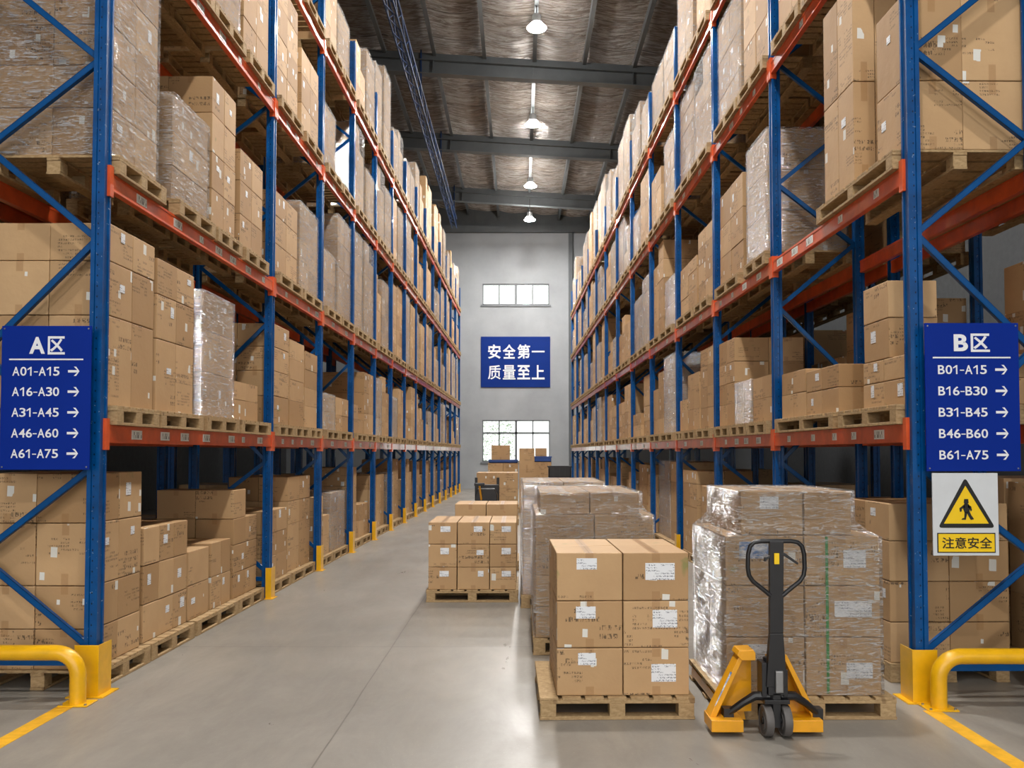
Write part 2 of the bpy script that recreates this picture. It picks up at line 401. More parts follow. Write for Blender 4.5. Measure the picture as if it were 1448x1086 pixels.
# the glowing face sits just under the rim
lens = MB().lathe([(.245, .0), (.165, .08), (.135, .118)], 24).mesh('added_glow_band', 'lens'); smooth(lens)  # added glowing band above the rim, throws light up at the roof
face = MB().lathe([(.225, -.012), (.225, -.02)], 24).mesh('lamp_face', 'lamp')
rod = MB().box(-.010, .010, -.010, .010, .34, .60).mesh('lamp_rod', 'black')
ords = ['nearest', 'second', 'third', 'fourth', 'fifth', 'sixth', 'seventh', 'eighth', 'ninth', 'tenth', 'eleventh', 'twelfth', 'thirteenth', 'fourteenth', 'fifteenth', 'sixteenth', 'seventeenth', 'eighteenth', 'nineteenth', 'twentieth', 'twenty-first', 'twenty-second', 'twenty-third', 'twenty-fourth', 'twenty-fifth', 'twenty-sixth', 'twenty-seventh', 'twenty-eighth', 'twenty-ninth', 'thirtieth', 'thirty-first', 'thirty-second', 'thirty-third', 'thirty-fourth', 'thirty-fifth', 'thirty-sixth', 'thirty-seventh', 'thirty-eighth']
seenl = {0: 'lowest in the picture, by the gable wall', 1: 'second from the gable wall', 2: 'third from the gable wall', 3: 'the largest one in view, near the top edge'}
for k in range(8):
    y = [35.8, 33.2, 26.9, 20.7, 14.5, 8.3, 2.1, -4.1][k]
    o = link('high_bay_lamp', None, None, (.42, y, 11.6 if k == 0 else 12.23))
    tag(o, 'round glowing ceiling lamp over the aisle, '+(seenl.get(k) or 'hanging %s behind the one at the top edge' % ords[k-3]), 'ceiling lamp', 'lamps hanging over the aisle')
    link('lamp_housing', hous, o); link('added_glow_band', lens, o); link('lamp_face', face, o); hr = link('hanger_rod', rod, o)
    if k == 0: hr.scale.z = 2.1; hr.location.z = -.37

# ------------------------------------------------------------------ racks
SIDE = {
 'left': dict(s=-1, x=-3.043, a=-math.atan(.0125), up=[6.0, 9.95, 12.3, 14.5, 16.6, 18.6, 20.6, 22.6, 24.6, 26.6, 28.6, 30.6, 32.6, 34.6, 36.6], z=[1.90, 3.73, 5.87, 7.75]),
 'right': dict(s=1, x=2.784, a=math.atan(.0133), up=[5.85, 8.86, 11.4, 14.0, 16.6, 19.2, 21.8, 24.4, 27.0, 29.6, 32.2, 34.8, 37.4], z=[1.90, 3.72, 5.84, 7.70])}
for sd in SIDE.values():
    sd['M'] = Matrix.Translation((sd['x'], 0, 0)) @ Matrix.Rotation(sd['a'], 4, 'Z')
UPH = 8.85
def post_mesh(h):
    w, d = .045, .05
    pr = [(-w,-d),(-.016,-d),(-.013,-d+.012),(.013,-d+.012),(.016,-d),(w,-d),(w,-.03),(w-.008,-.02),(w-.008,.02),(w,.03),(w,d),(.016,d),(.013,d-.012),(-.013,d-.012),(-.016,d),(-w,d),(-w,.03),(-w+.008,.02),(-w+.008,-.02),(-w,-.03)]
    mb = MB(); n = len(pr)
    for z in (0, h): mb.v += [(x, y, z) for x, y in pr]
    for i in range(n): j = (i+1) % n; mb.f.append([i, j, n+j, n+i]); mb.mi.append(0)
    mb.f.append(list(range(n))); mb.f.append(list(range(n, 2*n))); mb.mi += [0, 0]
    return mb.mesh('upright', 'post')
PM = post_mesh(UPH); D = .92
foot = MB().box(-.07, .07, -.08, .08, 0, .012).mesh('foot_plate', 'blue')
def brace_mb(mb, s, z0, u0, z1, u1, dy=0):
    a = Vector((s*u0, dy, z0)); b = Vector((s*u1, dy, z1)); t = (b-a); L = t.length
    ax = t.normalized(); n = Vector((0, 1, 0)); m = n.cross(ax)
    mt = Matrix((( ax.x, n.x, m.x, a.x), (ax.y, n.y, m.y, a.y), (ax.z, n.z, m.z, a.z), (0,0,0,1)))
    mb.box(0, L, -.018, -.014, -.022, .022, mt); mb.box(0, L, -.018, .016, -.022, -.017, mt); mb.box(0, L, -.018, .016, .017, .022, mt)
zz = [.32, .97, 1.60, 2.42, 3.23, 3.9, 4.54, 5.2, 5.85, 6.5, 7.15, 7.8, 8.45]
def frame(root, sd, y, detail, uo=0):
    s = sd['s']
    p = link('upright', PM, root, (s*(.045+uo), y+.05, 0)); link('foot_plate', foot, p)
    if detail:
        for i in range(len(zz)-1):
            mb = MB(); u0, u1 = (.02, D-.09) if i % 2 == 0 else (D-.09, .02)
            brace_mb(mb, s, zz[i], u0, zz[i+1], u1, .0); link('brace', mb.mesh('brace', 'blue'), p)
        mb = MB(); mb.box(min(0, s*D), max(0, s*D), -.02, .02, .20, .245); link('strut', mb.mesh('strut', 'blue'), p)
    else:
        link('brace', sd['bracemesh'], p)
    link('rear_upright', PM, root, (s*(D+uo), y+.05, 0))
def beam_mesh(L, s):
    mb = MB(); mb.box(-.0225, .0225, 0, L, -.13, 0); mb.box(-.026, .026, 0, L, -.022, -.004); mb.box(-.026, .026, 0, L, -.126, -.108)
    return mb.mesh('beam', 'orange')
conn = {s: MB().box(-.004 if s > 0 else -.0, .0 if s > 0 else .004, -.055, .0, -.17, .05).mesh('connector', 'orange') for s in (-1, 1)}
conn = MB().box(-.034, .034, -.046, .006, -.18, .045).mesh('beam_connector', 'orange')
sticker = MB().box(-.0015, .0015, 0, .17, -.035, .035).mesh('barcode_label', 'barcode')
sticker2 = MB().box(-.0015, .0015, 0, .09, -.03, .03).mesh('barcode_label', 'barcode')
for name, sd in SIDE.items():
    s = sd['s']
    mb = MB()
    for i in range(len(zz)-1):
        u0, u1 = (.02, D-.09) if i % 2 == 0 else (D-.09, .02); brace_mb(mb, s, zz[i], u0, zz[i+1], u1)
    sd['bracemesh'] = mb.mesh('bracing', 'blue')
    root = link('pallet_rack', None, None, (sd['x'], 0, 0), sd['a'])
    tag(root, 'long blue and orange pallet rack along the %s side of the aisle' % name, 'pallet rack', 'pallet racks')
    for i, y in enumerate(sd['up']): frame(root, sd, y, i < 2)
    meshes = {}
    rear = MB()
    for i in range(len(sd['up'])-1):
        y0, y1 = sd['up'][i]+.10, sd['up'][i+1]; L = round(y1-y0, 3)
        for k, z in enumerate(sd['z']):
            if L not in meshes: meshes[L] = beam_mesh(L, s)
            b = link('beam', meshes[L], root, (s*.018, y0, z))
            if i < 7:
                link('beam_connector', conn, b, (0, .0, 0)); link('beam_connector', conn, b, (0, L+.04, 0))
            if i < 2:
                q = R.uniform(.3, .5)
                while q < L-.3:
                    link('barcode_label', R.choice((sticker, sticker2)), b, (-s*.0242, q, -.065)); q += R.uniform(.38, .7)
            elif i < 5:
                for q in (.25*L, .7*L): link('barcode_label', sticker, b, (-s*.0242, q, -.065))
            if i < 3: link('rear_beam', meshes[L], root, (s*(D+.02), y0, z))
            else: rear.box(min(s*D, s*(D+.045)), max(s*D, s*(D+.045)), y0, y1, z-.13, z)
    rb = link('rear_beam', rear.mesh('rear_beams', 'orange'), root); rb['kind'] = 'stuff'
    # row standing back to back with this rack
    r2 = link('pallet_rack', None, None, tuple((sd['M'] @ Vector((s*1.25, 0, 0)))), sd['a'])
    tag(r2, 'shadowed second rack row standing right behind the %s rack' % name, 'pallet rack', 'pallet racks')
    sd['M2'] = Matrix.Translation(r2.location) @ Matrix.Rotation(sd['a'], 4, 'Z')
    for i, y in enumerate(sd['up'][:6]):
        link('upright', PM, r2, (s*.045, y+.05, 0)); link('rear_upright', PM, r2, (s*D, y+.05, 0))
        if i < 5:
            y0, y1 = y+.10, sd['up'][i+1]; L = round(y1-y0, 3)
            for z in sd['z']:
                link('beam', meshes[L], r2, (s*.018, y0, z))
    # yellow column protectors along the aisle
    pg = MB(); bs = lambda a, b, *q: pg.box(min(s*a, s*b), max(s*a, s*b), *q)
    bs(-.022, -.014, -.080, .062, 0, .36); bs(-.022, .045, -.086, -.080, 0, .36); bs(-.05, .11, -.11, .08, 0, .008)
    pgm = pg.mesh('post_guard', 'yellow')
    for i, y in enumerate(sd['up'][1:], 1):
        p = sd['M'] @ Vector((s*-.01 if s > 0 else .01, y+.05, 0))
        o = link('post_guard', pgm, None, (p.x, p.y, .0), sd['a'])
        tag(o, 'low yellow guard at the foot of the %s rack post, %s from the front guard' % (name, ords[i-1] if i > 1 else 'first'), 'post guard', 'yellow guards on the %s rack posts' % name)

# ------------------------------------------------------------------ loads
CART = []; PAL = []; FILM = []
tierw = ['bottom', 'second', 'third', 'fourth', 'fifth', 'sixth', 'seventh', 'eighth']
def add_load(Mx, s, y0, y1, z, tiers, ncol=2, nd=2, u0=.0, u1=.9, wrap=False, phrase='', cols=None, back=None, near_names=('near', 'far'), rows=('aisle-side', 'rear'), filler=False):
    """cartons on a pallet at z (top of the pallet at z+.14); tiers = heights"""
    zt = z+.142; w = (y1-y0)/ncol; dd = (u1-u0)/nd
    jit = .004; top = 0
    for c in range(ncol):
        nt = cols[c] if cols else len(tiers); zc = zt
        for t in range(nt):
            h = tiers[t]
            for d in range(nd):
                ua, ub = u0+d*dd+jit/2, u0+(d+1)*dd-jit/2
                xa, xb = sorted((s*ua, s*ub))
                yo = R.uniform(-.002, .002)
                xo = R.uniform(-.002, .002)
                cn = ('', 'middle')[0] if ncol == 1 else (near_names[0] if c == 0 else near_names[-1] if c == ncol-1 else 'middle')
                CART.append(dict(M=Mx, x0=xa+xo, x1=xb+xo, y0=y0+c*w+jit/2+yo, y1=y0+(c+1)*w-jit/2+yo, z=zc, h=h-.003,
                    tier='top' if t == nt-1 else tierw[t], col=cn, row='' if nd == 1 else rows[d] if nd == 2 else rows[0] if d == 0 else rows[-1] if d == nd-1 else 'middle', phrase=phrase, tint=R.random(), filler=filler))
            zc += h
        top = max(top, zc)
    if wrap: FILM.append(dict(M=Mx, s=s, u0=u0, u1=u1, y0=y0, y1=y1, z=zt, top=top, phrase=phrase))
    return top
def add_pallet(Mx, s, y0, y1, z, u0=-.05, u1=.93, phrase=''):
    x0, x1 = sorted((s*u0, s*u1)); PAL.append(dict(M=Mx, x0=x0, x1=x1, y0=y0, y1=y1, z=z, phrase=phrase))
def fixp(p): return p.replace('nearest-nearest', 'nearest')
def shelf(side, lv): return ('%s rack floor level' % side) if lv == 0 else '%s rack %s shelf' % (side, ('first', 'second', 'third', 'top')[lv-1])
def h(n, a): return [a]*n
# hand-measured loads: (y0, y1, ncol, tiers, nd, wrap, cols, u0, u1)
HAND = {
 ('left', 0): [(6.14, 6.88, 2, [.29,.31,.45,.36], 2, 0, None, .10, .95), (6.98, 7.86, 3, [.31,.32,.31], 2, 0, None, .12, .95), (7.90, 8.40, 1, [.32,.32,.3], 2, 0, (2,), .12, .95), (8.46, 9.0, 2, [.32,.34], 2, 0, None, .12, .9), (9.08, 9.85, 2, [.27,.3,.28,.31], 2, 0, (4,3), .12, .95),
               (10.1, 11.0, 2, [.30,.28,.28], 2, 0, None, .1, .95), (11.1, 12.2, 2, [.3,.32,.3,.32], 2, 0, (4,4), .12, .9), (12.5, 13.3, 2, [.3,.3,.3], 2, 0, (3,2), .1, .9), (13.4, 14.4, 2, [.3,.3,.32], 2, 1, None, .1, .9)],
 ('left', 1): [(6.14, 6.90, 2, [.66,.40,.28], 2, 0, None, .03, .9), (6.95, 7.72, 2, [.60,.37,.30], 2, 0, None, .03, .9), (7.90, 8.74, 1, [.42,.40,.36], 2, 1, None, .03, .9), (8.82, 9.62, 2, [.22,.19], 2, 0, None, .05, .9),
               (10.1, 10.78, 1, [.34,.30,.29,.28], 2, 0, None, .03, .9), (10.82, 11.5, 1, [.33,.27,.27,.24], 2, 0, None, .03, .9), (11.54, 12.2, 1, [.3,.25,.25,.25], 2, 0, None, .03, .9), (12.5, 13.3, 2, [.28,.26], 2, 1, None, .03, .9), (13.4, 14.3, 2, [.26,.28], 2, 0, None, .03, .9)],
 ('left', 2): [(6.14, 6.90, 2, [.36,.32,.30,.34,.30], 2, 1, None, .03, .9), (7.2, 8.0, 1, [.30,.30,.32], 2, 1, None, .03, .9), (8.1, 8.75, 2, [.38,.36,.38,.36], 2, 0, None, .03, .9), (8.9, 9.65, 2, [.36,.36,.34], 2, 0, None, .03, .9),
               (10.1, 11.1, 2, [.36,.34,.3], 2, 0, None, .03, .9), (11.2, 12.15, 2, [.34,.34,.3,.2], 2, 1, None, .03, .9)],
 ('left', 3): [(6.15, 6.95, 2, [.36,.34,.34], 2, 1, None, .03, .9), (7.0, 7.9, 2, [.4,.4,.4], 2, 0, None, .03, .9), (7.95, 8.8, 2, [.35,.4,.4], 2, 1, None, .03, .9), (8.95, 9.8, 2, [.38,.4,.4,.3], 2, 0, None, .03, .9),
               (10.1, 11.05, 2, [.4,.4,.4,.3], 2, 0, None, .03, .9), (11.25, 12.15, 2, [.4,.4,.35], 2, 0, None, .03, .9)],
 ('right', 0): [(6.35, 7.2, 2, [.30,.30,.30,.28], 2, 0, None, .05, .95), (7.5, 8.5, 2, [.3,.3,.3], 2, 0, None, .05, .95), (9.05, 10.0, 2, [.34,.32,.34], 2, 0, None, .05, .9), (10.3, 11.2, 2, [.3,.34,.30], 2, 0, None, .05, .9),
               (11.6, 12.5, 2, [.34,.34,.4], 2, 0, None, .05, .9), (12.8, 13.8, 2, [.36,.36,.36,.2], 2, 0, None, .05, .9)],
 ('right', 1): [(5.98, 6.72, 2, [.19,.17], 2, 0, None, .03, .9), (7.22, 8.0, 2, [.22,.2], 2, 0, None, .03, .9), (8.03, 8.72, 2, [.24,.22], 2, 0, (2,2), .03, .9),
                (9.02, 9.75, 2, [.26,.24], 2, 0, None, .03, .6), (9.8, 10.5, 2, [.26,.24], 1, 1, None, .03, .45), (10.55, 11.3, 2, [.28,.26,.26,.3], 2, 0, None, .03, .9),
                (11.55, 12.4, 2, [.30,.30,.30,.24], 2, 0, None, .03, .9), (12.5, 13.3, 2, [.32,.3,.24], 2, 0, None, .03, .9), (13.35, 13.9, 1, [.3,.2], 2, 0, None, .03, .9)],
 ('right', 2): [(5.98, 6.40, 1, [.50,.62], 2, 0, None, .03, .9), (6.76, 7.40, 2, [.84,.84], 2, 0, None, .0, .36), (9.02, 9.80, 1, [.44,.44,.45], 1, 1, None, .0, .85), (10.1, 11.2, 2, [.4,.4,.42], 2, 0, None, .03, .9),
                (11.6, 12.5, 2, [.3,.28,.26,.22], 2, 0, None, .03, .9), (12.6, 13.8, 2, [.3,.3,.2], 2, 0, None, .03, .9)],
 ('right', 3): [(5.98, 6.8, 2, [.4,.4,.4], 2, 0, None, .03, .9), (6.9, 7.8, 2, [.4,.4,.45], 2, 1, None, .03, .9), (7.9, 8.7, 2, [.4,.4,.45], 2, 0, None, .03, .9), (9.02, 10.0, 2, [.5,.5,.45], 2, 0, None, .03, .9), (10.1, 11.2, 2, [.4,.5,.5], 2, 1, None, .03, .9)],
}
PALH = {('left', 0): [(6.12,6.95),(6.98,7.86),(7.92,9.03),(9.05,9.9)], ('left', 1): [(6.14,6.85),(6.88,7.78),(7.86,8.74),(8.8,9.8)], ('right', 1): [(5.98,7.05),(7.15,8.72)], ('right', 2): [(5.98,7.48)]}
for (sname, sd) in SIDE.items():
    s = sd['s']; Mx = sd['M']; zlv = [0.0]+sd['z']
    for lv in range(5):
        n = 0; pn = 0; hand = HAND.get((sname, lv), []); yend = max([q[1] for q in hand], default=0)
        ph = PALH.get((sname, lv), []); pend = max([q[1] for q in ph], default=0)
        for (a, b) in ph:
            add_pallet(Mx, s, a, b, zlv[lv]+(.001), phrase='%s-nearest one, %s' % (ords[pn], shelf(sname, lv)), u0=(.04 if lv == 0 else -.05)); pn += 1
        for q in hand:
            y0, y1, nc, tiers, nd, wr, cols, u0, u1 = q
            add_load(Mx, s, y0, y1, zlv[lv]+.001, tiers, nc, nd, u0, u1, wr, '%s-nearest load, %s' % (ords[n], shelf(sname, lv)), cols); n += 1
            if y0 > pend:
                add_pallet(Mx, s, y0-.02, y1+.02, zlv[lv]+.001, phrase='%s-nearest one, %s' % (ords[pn], shelf(sname, lv)), u0=(.04 if lv == 0 else -.05)); pn += 1
        for i in range(len(sd['up'])-1):
            a, b = sd['up'][i]+.14, sd['up'][i+1]-.04
            if b < yend+.3: continue
            k = max(2, int(round((b-a)/1.0))); w = (b-a)/k
            for j in range(k):
                y0, y1 = a+j*w+.03, a+(j+1)*w-.03
                if y0 < yend: continue
                add_pallet(Mx, s, y0, y1, zlv[lv]+.001, phrase='%s-nearest one, %s' % (ords[min(pn, 37)], shelf(sname, lv)), u0=(.04 if lv == 0 else -.05)); pn += 1
                if R.random() < .03: continue
                clear = {0: R.choice([.6, .9, 1.1, 1.3, 1.4]), 1: R.choice([.5, .9, 1.15, 1.25, 1.35]), 2: R.choice([.9, 1.2, 1.45, 1.65, 1.75]), 3: R.choice([1.0, 1.3, 1.45, 1.5]), 4: R.choice([1.1, 1.4, 1.7, 2.0])}[lv]
                nt = max(2, int(round(clear/R.uniform(.28, .42)))); th = clear/nt
                ins = R.uniform(0, .07); nc = R.choice([1, 2, 2])
                add_load(Mx, s, y0+ins, y1-ins*.6, zlv[lv]+.001, [th]*nt, nc, 1 if y0 > 13 else 2, .02+(.08 if lv == 0 else 0)+R.uniform(0, .06), .88, R.random() < (.15, .3, .5, .6, .65)[lv],
                         '%s-nearest load, %s' % (ords[min(n, 37)], shelf(sname, lv)), (nt, max(1, nt-R.choice([0, 0, 1]))) if nc == 2 else None)
                n += 1
    if sname == 'right':
        add_load(Mx, s, 6.26, 6.70, zlv[1]+.362, [.30,.28], 1, 1, .03, .40, False, 'two boxes stacked on the nearest load, '+shelf(sname, 1))
    # boxes in the shadowed second row, first bays
    for lv in range(4):
        for i in range(5):
            a, b = sd['up'][i]+.14, sd['up'][i+1]-.04; k = max(2, int(round((b-a)/1.0))); w = (b-a)/k
            for j in range(k):
                if R.random() < .12: continue
                y0, y1 = a+j*w+.03, a+(j+1)*w-.03; clear = R.uniform(.7, 1.4); nt = 3
                add_pallet(sd['M2'], s, y0, y1, zlv[lv]+.001, phrase='second row')
                add_load(sd['M2'], s, y0, y1, zlv[lv]+.001, [clear/nt]*nt, 2, 1, .03, .88, False, 'second row', filler=True)

# ------------------------------------------------------------------ stacks standing in the aisle (s=1: u = x)
I4 = Matrix.Identity(4)
LR = ('left', 'right'); FB = ('front', 'back')
def floor_stack(x0, x1, y0, y1, ncx, ncy, tiers, phrase, pal=True, rot=0, pad=.02, px=None, z=0.001, raise_=.142):
    """columns across x, rows in depth"""
    cx, cy = (x0+x1)/2, (y0+y1)/2
    Mx = Matrix.Translation((cx, cy, 0)) @ Matrix.Rotation(rot, 4, 'Z')
    X = [x0+(x1-x0)*k/ncx for k in range(ncx+1)] if px is None else px
    zc = z+raise_
    res = []
    for t, hh in enumerate(tiers):
        for c in range(ncx):
            for r in range(ncy):
                ya, yb = y0+(y1-y0)*r/ncy+.003, y0+(y1-y0)*(r+1)/ncy-.003
                xo = R.uniform(-.002, .002)
                d = dict(M=Mx, x0=X[c]+.004-cx+xo, x1=X[c+1]-.004-cx+xo, y0=ya-cy, y1=yb-cy, z=zc, h=hh-.003, tier='top' if t == len(tiers)-1 else tierw[t],
                     col='' if ncx == 1 else LR[0] if c == 0 else LR[1] if c == ncx-1 else 'middle', row='' if ncy == 1 else FB[0] if r == 0 else FB[1] if r == ncy-1 else 'middle',
                     phrase=phrase, tint=R.uniform(.3, .9), key=(t, c, r), floor=True, filler=False)
                CART.append(d); res.append(d)
        zc += hh
    if pal: PAL.append(dict(M=Mx, x0=x0-pad-cx, x1=x1+pad-cx, y0=y0-pad-cy, y1=y1+pad-cy, z=.001, phrase=phrase, floor=True, front=True))
    return res
# E: six-carton face, front right of the aisle
SE = floor_stack(.225, 1.085, 5.50, 6.38, 2, 2, [.305,.30,.31], 'unwrapped six-box front stack', rot=math.radians(1.2), px=[.225,.655,1.085], pal=False)
PAL.append(dict(M=Matrix.Translation((.615, 5.94, 0)) @ Matrix.Rotation(math.radians(.8), 4, 'Z'), x0=-.493, x1=.493, y0=-.48, y1=.48, z=.001, phrase='unwrapped six-box front stack', floor=True, front=True))
def lab(res, t, c, px, bx, by, sc, mat='paper', r=0):
    d = [q for q in res if q['key'] == (t, c, r)][0]
    d.setdefault('labels', []).append((((px[0]+px[2])/2-bx)/sc, (by-(px[1]+px[3])/2)/sc, (px[2]-px[0])/sc, (px[3]-px[1])/sc, mat))
for t, c, px in ((2,0,(813,788,842,804)),(1,0,(812,857,840,874)),(0,0,(815,924,840,941)),(2,1,(912,795,954,819)),(1,1,(922,862,957,887)),(0,1,(920,940,955,965))):
    lab(SE, t, c, px, (831.5, 927)[c], (984, 915, 848)[t], 221)
# F: wrapped load behind the pallet jack
SF = floor_stack(1.325, 2.325, 5.50, 6.48, 2, 2, [.372,.33,.322], 'wrapped load behind the pallet jack', px=[1.325,1.835,2.325], pal=False)
SF2 = floor_stack(1.43, 2.15, 5.52, 6.42, 2, 2, [.285], 'narrow top layer of wrapped load behind the jack', px=[1.43,1.84,2.15], pal=False, raise_=.142+1.024)
PAL.append(dict(M=Matrix.Translation((1.84, 5.97, 0)), x0=-.56, x1=.56, y0=-.51, y1=.51, z=.001, phrase='wrapped load behind the pallet jack', floor=True, front=True, bp={-1: -.375, 0: .055, 1: .505}))
lab(SF2, 0, 0, (1076,700,1103,718), 1093, 755, 221)
for t, c, px, m in ((2,1,(1198,778,1230,803),'paper'),(2,0,(1046,766,1094,790),'paperblue'),(1,1,(1184,850,1237,873),'paper'),(0,1,(1200,938,1237,960),'paper'),(0,0,(1050,912,1085,935),'paper')):
    lab(SF, t, c, px, (1082, 1196)[c], (984, 901, 828)[t], 221, m)
# D: wrapped loads behind, in the aisle
SD = floor_stack(.13, 1.13, 7.20, 8.75, 2, 2, [.26,.26,.26,.255], 'wrapped load right behind the front stack')
SD2 = floor_stack(.17, 1.02, 7.24, 8.70, 2, 2, [.185], 'top layer of wrapped load behind the front stack', pal=False, raise_=.142+1.035)
SG = floor_stack(.03, .93, 9.35, 10.9, 2, 2, [.31,.31,.31,.31], 'farther wrapped load in the aisle')
# A: nine-carton stack
SA = floor_stack(-1.045, -.035, 9.72, 10.72, 3, 2, [.253,.262,.25], 'nine-box stack in mid aisle', px=[-1.045,-.715,-.345,-.035])
for t in range(3):
    for c in range(3):
        px = [[(621,809,634,817),(675,809,683,817),(709,809,722,817)],[(622,776,634,785),(673,779,683,786),(709,776,722,785)],[(622,745,636,753),(669,745,681,753),(709,745,722,753)]][t][c]
        lab(SA, t, c, px, (625, 668.5, 711)[c], (835, 803, 770)[t], 124)
SB = floor_stack(-.94, -.03, 12.3, 13.2, 2, 2, [.41,.405], 'plain stack behind the nine-box stack')
SC = floor_stack(-1.02, -.04, 20.0, 21.2, 2, 2, [.36,.36,.365], 'big brown stack by the black truck')
S1 = floor_stack(-.96, -.05, 25.6, 26.6, 2, 1, [.40,.42,.42], 'low blue-capped stack near the back wall', raise_=.142)
S1b = floor_stack(-.86, -.30, 25.7, 26.3, 1, 1, [.44], 'lone box atop the far left stack', pal=False, raise_=.142+1.24+.10)
S2 = floor_stack(-.02, .42, 24.0, 24.6, 1, 1, [.55,.55,.58], 'tall narrow far stack before the window')
S3 = floor_stack(.46, 1.0, 26.9, 27.9, 1, 1, [.42,.42,.42], 'far right stack with blue crate')
S3b = floor_stack(.50, .86, 27.0, 27.6, 1, 1, [.26], 'small box atop the far right stack', pal=False, raise_=.142+1.26+.18)
S4 = floor_stack(.75, 1.35, 22.0, 23.0, 1, 1, [.45,.45], 'low stack under the black crate')
for (a, b, c_, d_, e, f_, nm) in ((.13, 1.13, 7.20, 8.75, [(.15,0),(1.17,0)], [(1.19,.04),(1.365,.04)], 'wrapped load right behind the front stack'),
                                  (1.325, 2.325, 5.50, 6.48, [(.15,0),(1.16,0)], [(1.20,.10),(1.455,.10)], 'wrapped load behind the pallet jack'),
                                  (.03, .93, 9.35, 10.9, [(.15,0),(1.38,0)], [], 'farther wrapped load in the aisle')):
    FILM.append(dict(M=I4, s=1, x0=a, x1=b, fy0=c_, fy1=d_, rings=e, rings2=f_, phrase=nm, floor=True))

# ------------------------------------------------------------------ visibility ranking
def corners(d):
    Mx = d['M']; return [Mx @ Vector((x, y, z)) for x in (d['x0'], d['x1']) for y in (d['y0'], d['y1']) for z in (d['z'], d['z']+d.get('h', .14))]
vv = []; ff = []
for d in CART+PAL:
    b = len(vv); vv += corners(d)
    for q in ((0,1,3,2),(4,6,7,5),(0,4,5,1),(2,3,7,6),(0,2,6,4),(1,5,7,3)): ff.append([b+i for i in q])
bvh = BVHTree.FromPolygons(vv, ff)
eye = Vector((0, 0, CAMH))
def area(d):
    cs = corners(d); ctr = sum(cs, Vector())/8
    pts = [proj(c) for c in cs]
    if any(p is None for p in pts): return 0
    x0 = min(p[0] for p in pts); x1 = max(p[0] for p in pts); y0 = min(p[1] for p in pts); y1 = max(p[1] for p in pts)
    if x1 < 0 or x0 > 1448 or y1 < 0 or y0 > 1086: return 0
    A = (min(x1, 1448)-max(x0, 0))*(min(y1, 1086)-max(y0, 0))
    Mx = d['M']; hit = 0; tot = 0; dx, dy, dz = d['x1']-d['x0'], d['y1']-d['y0'], d.get('h', .14)
    for (i, j) in ((.12,.15),(.5,.15),(.88,.15),(.12,.5),(.5,.5),(.88,.5),(.12,.88),(.5,.88),(.88,.88)):
        for q in ((d['x0']+dx*i, d['y0']-.001, d['z']+dz*j), (d['x0']-.001, d['y0']+dy*i, d['z']+dz*j), (d['x1']+.001, d['y0']+dy*i, d['z']+dz*j), (d['x0']+dx*i, d['y0']+dy*j, d['z']+dz+.001)):
            p = Mx @ Vector(q); pr = proj(p)
            if not (0 < pr[0] < 1448 and 0 < pr[1] < 1086): continue
            v = eye-p; L = v.length
            if bvh.ray_cast(p+v/L*.004, v/L, L)[0] is None: hit += 1
    return A*hit/9.0
for d in CART+PAL+FILM: d['phrase'] = fixp(d['phrase'])
for d in CART+PAL:
    d['A'] = area(d)
    if d['A'] > 12 and d.get('floor') and d['M'].translation.y < 14: d['A'] += 1e6
def split(lst, n):
    c = sorted([d for d in lst if not d.get('filler') and d['phrase'] != 'second row'], key=lambda d: -d['A'])
    big = [d for d in c if d['A'] > 12][:n]; ids = set(map(id, big))
    return big, [d for d in lst if id(d) not in ids]
CB, CR = split(CART, 300); PB, PR = split(PAL, 290)

# ------------------------------------------------------------------ build cartons
def carton_bm(bm, d, Mx, local=True):
    uvm = bm.loops.layers.uv['m']; uvn = bm.loops.layers.uv['n']; tl = bm.faces.layers.float['tint']
    if local:
        hx, hy = (d['x1']-d['x0'])/2, (d['y1']-d['y0'])/2; x0, x1, y0, y1, z0, z1 = -hx, hx, -hy, hy, 0, d['h']
    else: x0, x1, y0, y1, z0, z1 = d['x0'], d['x1'], d['y0'], d['y1'], d['z'], d['z']+d['h']
    V = [bm.verts.new(Mx @ Vector((x, y, z))) for z in (z0, z1) for y in (y0, y1) for x in (x0, x1)]
    ou, ov = R.uniform(0, 60), R.uniform(0, 60); w, l, hh = x1-x0, y1-y0, z1-z0
    F_ = (((0,1,5,4), w, hh, 0), ((3,2,6,7), w, hh, 0), ((1,3,7,5), l, hh, 10), ((2,0,4,6), l, hh, 10), ((4,5,7,6), w, l, -1), ((0,2,3,1), w, l, -2))
    fs = []
    for k, (q, a, b, fl_) in enumerate(F_):
        f = bm.faces.new([V[i] for i in q]); f[tl] = d['tint']; fs.append(f)
        o2 = ou+k*3.3
        for lp, (u, v) in zip(f.loops, ((0,0),(1,0),(1,1),(0,1))):
            lp[uvm].uv = (o2+u*a, ov+v*b)
            lp[uvn].uv = ((u-.5)*a+(10 if fl_ == 10 else 0), v if fl_ != -1 else (v-.5)*b)
        f.material_index = 1 if fl_ in (-1, -2) else 0
    return fs
def new_bm():
    bm = bmesh.new(); bm.loops.layers.uv.new('m'); bm.loops.layers.uv.new('n'); bm.faces.layers.float.new('tint'); return bm
tones = [(.25, 'dull brown'), (.5, 'brown'), (.75, 'light brown'), (2, 'pale brown')]
used = {}
